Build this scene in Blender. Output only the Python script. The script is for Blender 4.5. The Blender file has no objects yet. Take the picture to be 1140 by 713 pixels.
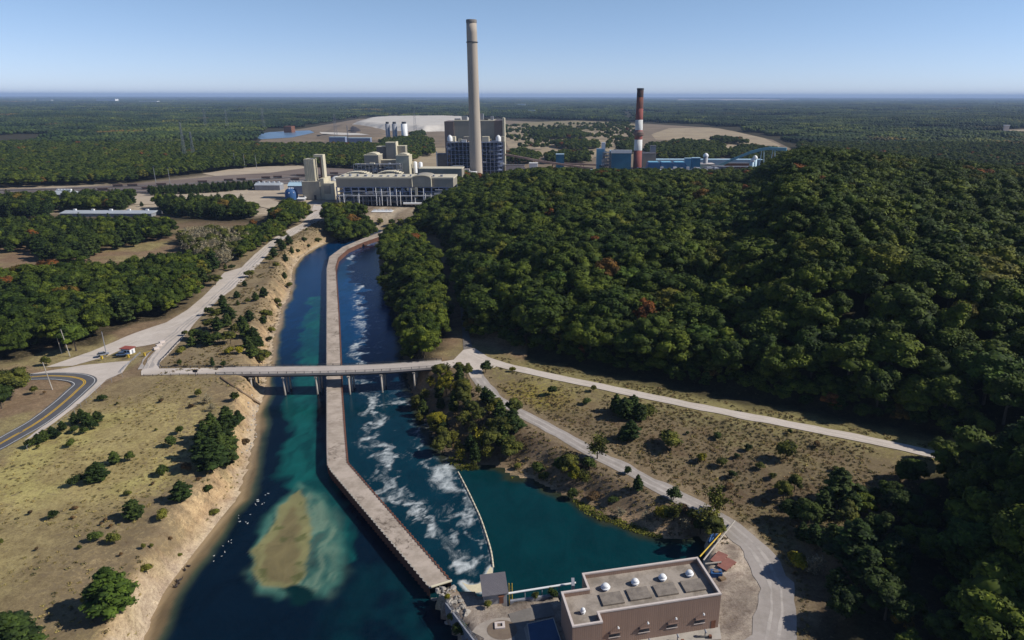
import bpy, bmesh, math, random
import numpy as np
from mathutils import Matrix, Vector
random.seed(7); RNG = np.random.default_rng(11)
S = bpy.context.scene; COL = S.collection
R = math.radians

# ------------------------------------------------------------------ survey: photo pixel -> metres
F, CX, CY, HC = 760.0, 612.0, 356.5, 104.0
PITCH = math.atan((CY-106.8)/F); ROLL = 0.0016
cP, sP = math.cos(PITCH), math.sin(PITCH)
def ray(px, py):
    u, v = (px-CX)/F, -(py-CY)/F
    a, b = u*math.cos(ROLL)-v*math.sin(ROLL), u*math.sin(ROLL)+v*math.cos(ROLL)
    return a, cP+b*sP, -sP+b*cP
def P(px, py, z=0.0):
    a, f, d = ray(px, py); t = (z-HC)/d
    return (a*t, f*t)
def Q(px, py, D):                       # point on the vertical plane y = D
    a, f, d = ray(px, py); t = D/f
    return (a*t, HC+d*t)
def proj(x, y, z):
    fy = y*cP-(z-HC)*sP; up = y*sP+(z-HC)*cP
    a, b = x/fy, up/fy
    u = a*math.cos(ROLL)+b*math.sin(ROLL); v = -a*math.sin(ROLL)+b*math.cos(ROLL)
    return CX+F*u, CY-F*v

# ------------------------------------------------------------------ numpy noise and geometry
def vnoise(x, y, s, seed=0):
    x = np.asarray(x, float)/s+seed*17.3; y = np.asarray(y, float)/s-seed*9.1
    xi, yi = np.floor(x).astype(np.int64), np.floor(y).astype(np.int64); fx, fy = x-xi, y-yi
    fx = fx*fx*(3-2*fx); fy = fy*fy*(3-2*fy)
    def h(i, j):
        n = (i*374761393+j*668265263+seed*1442695) & 0x7fffffff
        n = ((n ^ (n >> 13))*1274126177) & 0x7fffffff
        return ((n ^ (n >> 16)) & 0xffff)/65535.0
    return (h(xi, yi)*(1-fx)+h(xi+1, yi)*fx)*(1-fy)+(h(xi, yi+1)*(1-fx)+h(xi+1, yi+1)*fx)*fy
def fbm(x, y, s, seed=0, o=4):
    t = 0; w = 0
    for k in range(o):
        a = .55**k; t = t+a*vnoise(x, y, s/2**k, seed+k); w += a
    return t/w
def sstep(a, b, x):
    t = np.clip((x-a)/(b-a), 0, 1); return t*t*(3-2*t)
def seg_dist(x, y, a, b):
    ax, ay = a[0], a[1]; dx, dy = b[0]-ax, b[1]-ay; L = dx*dx+dy*dy+1e-9
    t = np.clip(((x-ax)*dx+(y-ay)*dy)/L, 0, 1)
    return np.hypot(x-ax-t*dx, y-ay-t*dy), t
def line_dist(x, y, pts, closed=False):
    d = np.full(np.shape(x), 1e9); n = len(pts)
    for i in range(n if closed else n-1):
        d = np.minimum(d, seg_dist(x, y, pts[i], pts[(i+1) % n])[0])
    return d
def inside(x, y, pts):
    x = np.asarray(x, float); y = np.asarray(y, float)
    r = np.zeros(np.shape(x), bool); n = len(pts)
    for i in range(n):
        x0, y0 = pts[i][:2]; x1, y1 = pts[(i+1) % n][:2]
        if y0 == y1: continue
        c = ((y0 > y) != (y1 > y)) & (x < (x1-x0)*(y-y0)/(y1-y0)+x0); r ^= c
    return r
def sdist(x, y, pts):                   # positive inside
    d = line_dist(x, y, pts, True); return np.where(inside(x, y, pts), d, -d)

# ------------------------------------------------------------------ plan of the place
WZ, PADZ, CWZ = -9.0, -5.0, -6.0
W = lambda lst, z=0.0: [P(a, b, z) for a, b in lst]
left_shore = W([(120,775),(145,740),(161,713),(174,677),(196,643),(225,607),(247,579),(267,557),(270,543),(277,523),(280,509),(286,488),(286,464),(291,450),
    (296,441),(298,422),(302,411),(306,388),(305,380),(312,360),(315,341),(323,332),(326,315),(327,299),(337,286),(354,275),(382,263.5),(410,256.5),(436,249)], WZ)
east_shore = W([(440,254),(424,263),(420,274),(420,293),(428,321),(438,344),(442,372),(446,394),(453,428),(461,450),(473,475),(482,492),(485,501),(497,512),(511,521),
    (525,519),(539,519),(556,522),(568,531),(576,533),(588,534),(600,541),(616,548),(628,553),(639,557),(652,568),(665,577),(694,587),(718,595),(741,601),(760,602),(777,597),(789,605)], WZ)
PH = [P(a, b, 3.7) for a, b in [(647.9,639.3),(776.6,621.2),(803,662.1),(666.6,682.4),(671,693.4),(637.6,698.4),(624.7,659.6),(655,655.9)]]
quay = [(PH[1][0]+1.5, PH[1][1]+1.2), (PH[0][0]+.5, PH[0][1]+1.0), (PH[0][0]-1.5, PH[0][1]-2.5)]+W([(624,662),(566,670)], PADZ)+W([(537,661),(518,656),(505,650)], PADZ)
pad_w = W([(484,656),(497,672),(511,691),(530,716),(556,752),(590,800)], PADZ)
CANAL = left_shore+east_shore+quay+pad_w+[(-20, 70), (-75, 70)]

lower_road = [(522,399,0),(530,418,-.4),(545,437,-1),(562,450,-1.4),(580,460,-1.8),(620,481,-2.4),(660,504,-3),(700,524,-3.6),(740,545,-4.2),(780,565,-4.7),(820,592,-5),(845,615,-5),(862,645,-5),(868,680,-5),(858,720,-5),(830,770,-5)]
upper_road = [(520,392,0),(534,399,0),(552,405,0),(600,417,0),(650,427,0),(700,437.5,0),(760,450,0),(820,462,0),(900,477,0),(960,489,0),(1040,506,0),(1110,524,0),(1200,548,0)]
L3 = lambda l: [P(a, b, z)+(z,) for a, b, z in l]
LR, UR = L3(lower_road), L3(upper_road)
zl = lambda pts, z: [p[:2]+(z,) for p in pts]
LINES = [(zl(left_shore, WZ), .5), (zl(east_shore, WZ), .5), (LR, 3.5), (UR, 3.5),
    (L3([(20,760,0),(55,713,-.3),(92,655,-.3),(130,605,-.5),(163,566,-.5),(190,530,-.5),(210,500,-.5),(226,470,-.3),(244,440,-.2),(255,425,0)]), 2),
    (L3([(252,408,0),(258,385,-.3),(268,360,-.3),(276,340,-.3),(286,315,-.3),(298,290,-.3),(314,272,-.3),(340,258,0),(386,246,0),(430,239,0)]), 2),
    (L3([(-60,800,0),(60,713,0),(120,600,0),(190,520,0),(230,440,0),(230,400,0),(255,350,0),(285,300,0),(310,265,0),(345,248,0),(400,236,0),(470,238,0)]), 10),
    (L3([(430,300,-1),(446,262,-1),(466,290,0),(474,330,0),(480,370,0),(484,398,0),(490,404,0)]), 3),
    (L3([(492,266,0),(506,300,0),(512,340,0),(516,375,0),(520,395,0)]), 6),
    (zl(pad_w, PADZ), 1), (zl(quay, PADZ), 1.5), (L3([(600,690,PADZ),(700,700,PADZ),(800,720,PADZ),(820,650,PADZ),(805,612,PADZ)]), 10), (L3([(560,690,PADZ),(560,740,PADZ)]), 5),
    (L3([(900,640,-4.6),(905,690,-4.6),(905,760,-4.6)]), 4), (L3([(620,448,-.6),(700,463,-1.2),(800,484,-1.4),(900,508,-1.2),(960,530,-1)]), 1),
    (L3([(960,600,-2),(985,660,-2),(1000,760,-2)]), 6)]
HILL = W([(456,258),(478,260),(494,270),(505,300),(513,340),(524,372),(545,381),(600,394),(700,413),(800,432),(900,451),(1040,482),(1066,545),(1072,640),(1065,760)])+[(300,60),(1300,200),(1500,700)]+W([(1300,202),(1140,201),(900,201),(760,202),(600,206),(545,215),(505,228),(474,242)])
crest = [(430,228),(480,207),(510,196),(560,190),(600,187),(700,190),(760,193),(800,195),(835,192),(850,187),(864,178),(878,169),(900,165),(950,167),(1000,174),(1060,179),(1140,187),(1300,200)]
_cu = np.array([(px-CX) for px, _ in crest])/F; _ch = np.array([Q(px, py, 610)[1]-12 for px, py in crest]); _ct = np.array([(HC-Q(px, py, 610)[1])/610 for px, py in crest])
def H(x, y):
    x = np.asarray(x, float); y = np.asarray(y, float); shp = x.shape
    x = x.ravel(); y = y.ravel(); out = np.zeros(x.size)
    near = (np.abs(x) < 500) & (y > -100) & (y < 800)
    xn, yn = x[near], y[near]
    num = np.zeros(xn.size); den = np.zeros(xn.size)
    for pts, hw in LINES:
        best = np.full(xn.size, 1e9); zz = np.zeros(xn.size)
        for i in range(len(pts)-1):
            d, t = seg_dist(xn, yn, pts[i], pts[i+1]); m = d < best
            best = np.where(m, d, best); zz = np.where(m, pts[i][2]*(1-t)+pts[i+1][2]*t, zz)
        w = 1/(np.maximum(best-hw, 0)+.6)**2.6
        num += w*zz; den += w
    w0 = 1/160**2.6*40; z = num/(den+w0)
    sd = sdist(xn, yn, CANAL)
    z = z*(1-sstep(90, 170, -sd))
    hd = sdist(xn, yn, HILL); z = np.where(sd > 0, np.minimum(z, WZ-.1-np.minimum(sd*.9, 3.2)), z)
    rough = (fbm(xn, yn, 14, 3, 3)-.5)*(.15+.5*sstep(14, 30, -sd))*sstep(1, 8, -sd)*(z > WZ+.4)
    flat = np.exp(-line_dist(xn, yn, LR)/9)+np.exp(-line_dist(xn, yn, UR)/9)
    z = z+rough*np.clip(1-1.6*flat, 0, 1)*np.where(inside(xn, yn, PADP), 0, 1)
    out[near] = z
    bxy = P(1165, 650, 0)
    hd = np.maximum(sdist(x, y, HILL), 0); a = np.interp(x/np.maximum((y*cP+HC*sP*.5), 60), _cu, _ch)
    nearer = 1-.2*sstep(260, 100, y)
    out += np.maximum(a*nearer*(1-np.exp(-hd/62))+(fbm(x, y, 75, 5, 2)-.5)*13*sstep(5, 60, hd), 0)*(hd > 0)
    out += 15*np.exp(-((x-bxy[0])**2+(y-bxy[1])**2)/30**2)*sstep(0, 14, hd)  # added rise, shaped so the edge trees throw longer shade to the left
    lim = HC-np.abs(y)*np.interp(x/np.maximum((y*cP+HC*sP*.5), 60), _cu, _ct)-18.3
    lim = np.where(y < 300, 200, lim); out = np.where(hd > 0, np.minimum(out, np.maximum(lim, 0)+1.5*(1-np.exp(-np.maximum(out-lim, 0)/6))), out)
    return out.reshape(shp)
PADP = W([(484,656),(566,668),(624,660),(660,600),(790,590),(835,590),(880,650),(880,760),(560,800)], PADZ)
def Hs(x, y): return float(H(np.array([x]), np.array([y]))[0])
def T(px, py):
    z = 0.0
    for _ in range(8):
        x, y = P(px, py, z); z = .5*z+.5*Hs(x, y)
    return x, y, z

# ------------------------------------------------------------------ materials
MAT = {}
def nodes(name):
    m = bpy.data.materials.new(name); m.use_nodes = True; nt = m.node_tree; b = nt.nodes['Principled BSDF']
    MAT[name] = m; return m, nt, b
def N(nt, t, **k):
    n = nt.nodes.new(t)
    for a, v in k.items():
        if a.startswith('_'): n.inputs[a[1:].replace('_', ' ')].default_value = v
        else: setattr(n, a, v)
    return n
def c4(c): return (c[0], c[1], c[2], 1)
def pos(nt, scale=(1, 1, 1)):
    g = N(nt, 'ShaderNodeNewGeometry'); mp = N(nt, 'ShaderNodeMapping'); mp.inputs['Scale'].default_value = scale
    nt.links.new(g.outputs['Position'], mp.inputs['Vector']); return mp.outputs[0]
def noise(nt, vec, scale, detail=4, rough=.6, dist=0):
    n = N(nt, 'ShaderNodeTexNoise', _Scale=scale, _Detail=detail, _Roughness=rough, _Distortion=dist)
    nt.links.new(vec, n.inputs['Vector']); return n.outputs['Fac']
def ramp(nt, fac, stops):
    r = N(nt, 'ShaderNodeValToRGB'); e = r.color_ramp.elements
    while len(e) < len(stops): e.new(.5)
    for i, (p, c) in enumerate(stops): e[i].position = p; e[i].color = c4(c) if not isinstance(c, float) else (c, c, c, 1)
    nt.links.new(fac, r.inputs[0]); return r.outputs[0]
def mix(nt, fac, a, b, bt='MIX'):
    m = N(nt, 'ShaderNodeMix', data_type='RGBA', blend_type=bt)
    for s, v in (('Factor_Float', fac), ('A_Color', a), ('B_Color', b)):
        i = [q for q in m.inputs if q.identifier == s][0]
        if hasattr(v, 'links'): nt.links.new(v, i)
        else: i.default_value = v if s == 'Factor_Float' else c4(v)
    return [o for o in m.outputs if o.identifier == 'Result_Color'][0]
def mat(name, col, rough=.8, var=.25, scale=.4, col2=None, bump=0, metal=0, stretch=(1, 1, 1), dirt=0):
    if name in MAT: return MAT[name]
    m, nt, b = nodes(name); v = pos(nt, stretch)
    c2 = col2 or tuple(q*(1-var) for q in col)
    f = noise(nt, v, scale, 6, .65); f2 = noise(nt, v, scale*7, 3, .6)
    c = mix(nt, ramp(nt, f, [(.41, 0.0), (.60, 1.0)]), col, c2)
    c = mix(nt, .35, c, mix(nt, f2, tuple(q*.7 for q in col), tuple(min(1, q*1.3) for q in col)))
    nt.links.new(c, b.inputs['Base Color']); b.inputs['Roughness'].default_value = rough; b.inputs['Metallic'].default_value = metal
    b.inputs['Specular IOR Level'].default_value = .3
    if bump:
        bp = N(nt, 'ShaderNodeBump', _Strength=.6, _Distance=bump); nt.links.new(f2, bp.inputs['Height']); nt.links.new(bp.outputs[0], b.inputs['Normal'])
    return m
def siding(name, col, width, col2=None, horiz=False, var=.12, rough=.6):
    m, nt, b = nodes(name)
    g = N(nt, 'ShaderNodeTexCoord'); sp = N(nt, 'ShaderNodeSeparateXYZ'); nt.links.new(g.outputs['Object'], sp.inputs[0])
    if horiz: src = sp.outputs[2]
    else:
        ad = N(nt, 'ShaderNodeMath', operation='ADD'); nt.links.new(sp.outputs[0], ad.inputs[0]); nt.links.new(sp.outputs[1], ad.inputs[1]); src = ad.outputs[0]
    dv = N(nt, 'ShaderNodeMath', operation='DIVIDE'); dv.inputs[1].default_value = width; nt.links.new(src, dv.inputs[0])
    fr = N(nt, 'ShaderNodeMath', operation='FRACT'); nt.links.new(dv.outputs[0], fr.inputs[0])
    fl = N(nt, 'ShaderNodeMath', operation='FLOOR'); nt.links.new(dv.outputs[0], fl.inputs[0])
    wn = N(nt, 'ShaderNodeTexWhiteNoise', noise_dimensions='1D'); nt.links.new(fl.outputs[0], wn.inputs['W'])
    v = pos(nt); f = noise(nt, v, .15, 6, .65)
    c = mix(nt, ramp(nt, f, [(.35, 0.0), (.7, 1.0)]), col, col2 or tuple(q*.8 for q in col))
    c = mix(nt, wn.outputs[0], c, tuple(q*(1-var) for q in col), 'MIX') if False else c
    k = N(nt, 'ShaderNodeMath', operation='MULTIPLY'); k.inputs[1].default_value = var; nt.links.new(wn.outputs[0], k.inputs[0])
    c = mix(nt, k.outputs[0], c, tuple(q*.3 for q in col))
    bp = N(nt, 'ShaderNodeBump', _Strength=.5, _Distance=.08); nt.links.new(ramp(nt, fr.outputs[0], [(.0, 0.0), (.12, 1.0), (.88, 1.0), (1.0, 0.0)]), bp.inputs['Height'])
    nt.links.new(bp.outputs[0], b.inputs['Normal']); nt.links.new(c, b.inputs['Base Color']); b.inputs['Roughness'].default_value = rough
    return m

def leaf_mat(name, a, b_, accent=None, sc=.25):
    m, nt, b = nodes(name); oi = N(nt, 'ShaderNodeObjectInfo'); v = pos(nt)
    f = noise(nt, v, sc, 3, .7); at = N(nt, 'ShaderNodeAttribute', attribute_name='tone')
    stops = [(0, a), (.5, tuple(p*.6+q*.4 for p, q in zip(a, b_))), (.9, b_)]
    if accent: stops = stops[:2]+[(.93, b_), (.978, accent[0]), (.997, accent[1])]
    c = ramp(nt, oi.outputs['Random'], stops)
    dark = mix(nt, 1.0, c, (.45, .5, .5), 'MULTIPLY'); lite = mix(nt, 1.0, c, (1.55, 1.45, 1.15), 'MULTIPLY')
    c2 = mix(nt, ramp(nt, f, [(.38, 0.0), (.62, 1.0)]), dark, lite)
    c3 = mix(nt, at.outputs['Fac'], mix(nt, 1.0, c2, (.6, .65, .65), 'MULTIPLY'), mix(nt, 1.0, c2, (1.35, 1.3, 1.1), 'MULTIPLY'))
    nt.links.new(c3, b.inputs['Base Color']); b.inputs['Roughness'].default_value = .75; b.inputs['Specular IOR Level'].default_value = .15
    return m
leaf_mat('leaf_green', (.028,.050,.008), (.092,.118,.015), ((.11,.105,.018), (.16,.06,.02)))
leaf_mat('leaf_woods', (.024,.042,.010), (.048,.068,.014))
leaf_mat('leaf_turning', (.075,.095,.014), (.12,.125,.016))
leaf_mat('leaf_bright', (.045,.080,.014), (.075,.11,.018))
leaf_mat('leaf_olive', (.065,.075,.018), (.105,.108,.022))
leaf_mat('leaf_yellow', (.12,.12,.012), (.17,.15,.014))
leaf_mat('leaf_orange', (.15,.06,.022), (.13,.07,.02))
leaf_mat('needle_green', (.024,.044,.012), (.048,.070,.018))
leaf_mat('twig_grey', (.22,.195,.165), (.27,.24,.20))
leaf_mat('dry_brown', (.10,.062,.036), (.14,.09,.05))
leaf_mat('far_leaf', (.018,.036,.014), (.036,.056,.018), ((.05,.055,.017), (.065,.05,.02)), .03)
m = MAT['far_leaf']; nt = m.node_tree; b = nt.nodes['Principled BSDF']; old = b.inputs['Base Color'].links[0].from_socket   # stand tone
v = pos(nt, (1, 1, 1)); s1 = noise(nt, v, .0016, 5, .7, .6); s2 = noise(nt, v, .006, 3, .6)
c = mix(nt, 1.0, old, ramp(nt, s1, [(.42, (.42, .56, .60)), (.5, (.95, .95, 1)), (.57, (1.8, 1.5, 1.05))]), 'MULTIPLY'); c = mix(nt, 1.0, c, ramp(nt, s2, [(.42, (.65, .72, .8)), (.58, (1.4, 1.28, 1.05))]), 'MULTIPLY')
nt.links.new(c, b.inputs['Base Color'])
mat('bark', (.09,.07,.05), .9, .4, 2)
mat('gravel_pale', (.56,.49,.425), .9, .0, .08, (.45,.385,.32), .03)
mat('gravel_grey', (.355,.315,.285), .9, .0, .15, (.26,.23,.20), .03)
mat('asphalt', (.085,.085,.092), .8, .0, .2, (.125,.12,.12), .01)
mat('paint_white', (.75,.75,.72), .6); mat('paint_yellow', (.60,.36,.03), .6)
mat('concrete', (.42,.38,.33), .85, .3, .3); mat('concrete_dark', (.20,.18,.16), .85, .3, .3)
mat('rust', (.20,.085,.05), .8, .45, .6); mat('steel_dark', (.05,.055,.065), .5, .3, .3); mat('steel_grey', (.28,.29,.32), .45, .3, .3); mat('steel_blue', (.20,.24,.36), .5, .2, .2)
mat('white_metal', (.78,.78,.77), .4, .1, 1); mat('cream', (.60,.54,.40), .7, .12, .05); mat('tan_wall', (.34,.31,.25), .7, .15, .04); mat('brown_wall', (.17,.115,.095), .7, .2, .04)
mat('wood', (.25,.17,.10), .85, .4, 1); mat('roof_grey', (.16,.15,.155), .7, .3, .5)
mat('rock', (.40,.36,.31), .9, .5, 1.2); mat('glass_dark', (.02,.025,.03), .15, .2, 1)
mat('bright_blue', (.04,.14,.30), .5, .15, .3); mat('sky_blue', (.20,.46,.62), .5, .2, .1); mat('deep_blue', (.03,.10,.26), .6, .15, .05); mat('pale_blue', (.42,.58,.68), .5, .2, .06); mat('teal_wall', (.02,.17,.28), .6, .2, .06)
mat('yellow', (.62,.42,.04), .5, .2, 1); mat('bird_white', (.6,.6,.58), .7, .1, 3); mat('bird_dark', (.05,.04,.035), .7, .1, 3)
siding('brown_siding', (.30,.195,.145), .45, (.265,.175,.13)); siding('grey_siding', (.32,.31,.32), .4); siding('hut_roof', (.15,.14,.15), .45, (.11,.10,.11))

# ------------------------------------------------------------------ object helpers
def link(o): COL.objects.link(o); return o
def tag(o, label=None, cat=None, group=None, kind=None):
    for k, v in (('label', label), ('category', cat), ('group', group), ('kind', kind)):
        if v: o[k] = v
    return o
class MB:
    def __init__(s): s.v = []; s.f = []
    def quad(s, a, b, c, d): n = len(s.v); s.v += [a, b, c, d]; s.f.append((n, n+1, n+2, n+3))
    def box(s, x0, x1, y0, y1, z0, z1, M=None, rz=0, o=(0, 0)):
        pts = [(x, y, z) for z in (z0, z1) for x, y in ((x0, y0), (x1, y0), (x1, y1), (x0, y1))]
        if rz:
            c, n_ = math.cos(rz), math.sin(rz); pts = [(o[0]+(x-o[0])*c-(y-o[1])*n_, o[1]+(x-o[0])*n_+(y-o[1])*c, z) for x, y, z in pts]
        if M is not None: pts = [tuple(M @ Vector(p)) for p in pts]
        n = len(s.v); s.v += pts
        s.f += [tuple(n+i for i in q) for q in ((3,2,1,0),(4,5,6,7),(0,1,5,4),(1,2,6,5),(2,3,7,6),(3,0,4,7))]; return s
    def prism(s, poly, z0, z1, cap=True):
        a = sum(poly[i][0]*poly[(i+1) % len(poly)][1]-poly[(i+1) % len(poly)][0]*poly[i][1] for i in range(len(poly)))
        if a < 0: poly = poly[::-1]
        n = len(s.v); k = len(poly); s.v += [(p[0], p[1], z0) for p in poly]+[(p[0], p[1], z1) for p in poly]
        s.f += [(n+i, n+(i+1) % k, n+k+(i+1) % k, n+k+i) for i in range(k)]
        if cap: s.f += [tuple(range(n+k, n+2*k)), tuple(range(n+k-1, n-1, -1))]
        return s
    def tube(s, a, b, r0, r1=None, n=8, caps=True):
        a, b = Vector(a), Vector(b); r1 = r0 if r1 is None else r1; d = (b-a).normalized()
        u = d.orthogonal().normalized(); w = d.cross(u); m = len(s.v)
        for c, r in ((a, r0), (b, r1)):
            for i in range(n):
                t = 2*math.pi*i/n; s.v.append(tuple(c+u*r*math.cos(t)+w*r*math.sin(t)))
        s.f += [(m+i, m+(i+1) % n, m+n+(i+1) % n, m+n+i) for i in range(n)]
        if caps: s.f += [tuple(range(m+n-1, m-1, -1)), tuple(range(m+n, m+2*n))]
        return s
    def path(s, pts, r, n=6):
        for a, b in zip(pts, pts[1:]): s.tube(a, b, r, r, n)
        return s
    def lathe(s, c, prof, n=24):
        m = len(s.v); k = len(prof)
        for r, z in prof:
            for i in range(n):
                t = 2*math.pi*i/n; s.v.append((c[0]+r*math.cos(t), c[1]+r*math.sin(t), c[2]+z))
        for j in range(k-1):
            s.f += [(m+j*n+i, m+j*n+(i+1) % n, m+(j+1)*n+(i+1) % n, m+(j+1)*n+i) for i in range(n)]
        s.f.append(tuple(range(m+(k-1)*n, m+k*n))); return s
    def build(s, name, material, parent=None, smooth=False):
        me = bpy.data.meshes.new(name); me.from_pydata([tuple(map(float, v)) for v in s.v], [], s.f)
        if isinstance(material, str): material = MAT[material]
        me.materials.append(material)
        if smooth: me.polygons.foreach_set('use_smooth', [True]*len(me.polygons))
        me.update(); o = link(bpy.data.objects.new(name, me))
        if parent:
            o.parent = parent; loc = parent.location
            if loc.length > 0 or parent.rotation_euler.z:
                o.matrix_parent_inverse = parent_world(parent).inverted()
        return o
def parent_world(p):
    m = Matrix.Translation(p.location) @ Matrix.Rotation(p.rotation_euler.z, 4, 'Z')
    if p.parent: m = parent_world(p.parent) @ p.matrix_parent_inverse @ m
    return m
def thing(name, label, cat, loc=(0, 0, 0), group=None):
    o = link(bpy.data.objects.new(name, None)); o.location = loc; o.empty_display_size = 1
    return tag(o, label, cat, group)
def grid_mesh(name, xs, ys, zf, material, keep=None, attrs=None, kind='structure'):
    X, Y = np.meshgrid(xs, ys); Z = zf(X, Y); nx, ny = len(xs), len(ys)
    i = np.arange(nx-1)[None, :]+np.arange(ny-1)[:, None]*nx
    F4 = np.stack([i, i+1, i+1+nx, i+nx], -1).reshape(-1, 4)
    V = np.stack([X, Y, Z], -1).reshape(-1, 3)
    if keep is not None:
        k = keep(X, Y).ravel(); fm = k[F4].any(1); F4 = F4[fm]; used = np.unique(F4); mp = -np.ones(len(V), int); mp[used] = np.arange(len(used)); V = V[used]; F4 = mp[F4]
    me = bpy.data.meshes.new(name); me.vertices.add(len(V)); me.vertices.foreach_set('co', V.ravel())
    me.loops.add(F4.size); me.loops.foreach_set('vertex_index', F4.ravel()); me.polygons.add(len(F4))
    me.polygons.foreach_set('loop_start', np.arange(len(F4))*4); me.polygons.foreach_set('loop_total', np.full(len(F4), 4)); me.update(calc_edges=True)
    me.polygons.foreach_set('use_smooth', np.ones(len(F4), bool)); me.materials.append(MAT[material])
    if attrs:
        for nm, ar in attrs(V[:, 0], V[:, 1], V[:, 2]).items():
            if ar.ndim == 2:
                a = me.attributes.new(nm, 'FLOAT_COLOR', 'POINT'); a.data.foreach_set('color', np.hstack([ar, np.ones((len(ar), 1))]).ravel())
            else:
                a = me.attributes.new(nm, 'FLOAT', 'POINT'); a.data.foreach_set('value', ar)
    return tag(link(bpy.data.objects.new(name, me)), kind=kind)
def drape(name, poly, material, off=.12, step=3.0, kind='structure', zfix=None):
    bm = bmesh.new(); bm.faces.new([bm.verts.new((p[0], p[1], 0)) for p in poly])
    if zfix is None:
        xs = [p[0] for p in poly]; ys = [p[1] for p in poly]
        for ax, lo, hi in ((0, min(xs), max(xs)), (1, min(ys), max(ys))):
            k = lo+step
            while k < hi:
                co = (k, 0, 0) if ax == 0 else (0, k, 0); no = (1, 0, 0) if ax == 0 else (0, 1, 0)
                bmesh.ops.bisect_plane(bm, geom=bm.verts[:]+bm.edges[:]+bm.faces[:], plane_co=co, plane_no=no); k += step
    bmesh.ops.triangulate(bm, faces=bm.faces[:])
    for f in bm.faces:
        if f.normal.z < 0: f.normal_flip()
    X = np.array([v.co.x for v in bm.verts]); Y = np.array([v.co.y for v in bm.verts]); Z = H(X, Y) if zfix is None else np.full(len(X), zfix)
    for v, z in zip(bm.verts, Z): v.co.z = z+off
    me = bpy.data.meshes.new(name); bm.to_mesh(me); bm.free(); me.materials.append(MAT[material])
    return tag(link(bpy.data.objects.new(name, me)), kind=kind)
def resample(pts, step):
    out = []
    for a, b in zip(pts, pts[1:]):
        n = max(1, int(math.hypot(b[0]-a[0], b[1]-a[1])/step))
        for i in range(n): t = i/n; out.append(tuple(p*(1-t)+q*t for p, q in zip(a, b)))
    out.append(tuple(pts[-1])); return out
def smooth_line(pts, it=2):
    for _ in range(it):
        o = [pts[0]]
        for a, b in zip(pts, pts[1:]): o += [tuple(p*.75+q*.25 for p, q in zip(a, b)), tuple(p*.25+q*.75 for p, q in zip(a, b))]
        pts = o+[pts[-1]]
    return pts
def ribbon(name, pts, widths, material, off=.12, sub=3, shift=0, kind='structure', edge=0):
    pts = resample(smooth_line([p[:2] for p in pts]), 2.5); n = len(pts)
    if not hasattr(widths, '__len__'): widths = [widths, widths]
    ws = np.interp(np.linspace(0, 1, n), np.linspace(0, 1, len(widths)), widths)
    rows = []
    for i, p in enumerate(pts):
        a, b = pts[max(0, i-1)], pts[min(n-1, i+1)]; tx, ty = b[0]-a[0], b[1]-a[1]; L = math.hypot(tx, ty) or 1
        nx, ny = -ty/L, tx/L
        e = edge*(vnoise(np.array([p[0]]), np.array([p[1]]), 4, 9)[0]-.5), edge*(vnoise(np.array([p[0]]), np.array([p[1]]), 4, 12)[0]-.5)
        for k in range(sub+1):
            s_ = (k/sub-.5)*ws[i]+shift+(e[0] if k == 0 else e[1] if k == sub else 0)
            rows.append((p[0]+nx*s_, p[1]+ny*s_))
    X = np.array(rows); Z = H(X[:, 0], X[:, 1])+off
    m = MB(); m.v = [(r[0], r[1], z) for r, z in zip(rows, Z)]; k = sub+1
    m.f = [(i*k+j+1, i*k+j, (i+1)*k+j, (i+1)*k+j+1) for i in range(n-1) for j in range(sub)]
    return tag(m.build(name, material, smooth=True), kind=kind)
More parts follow.
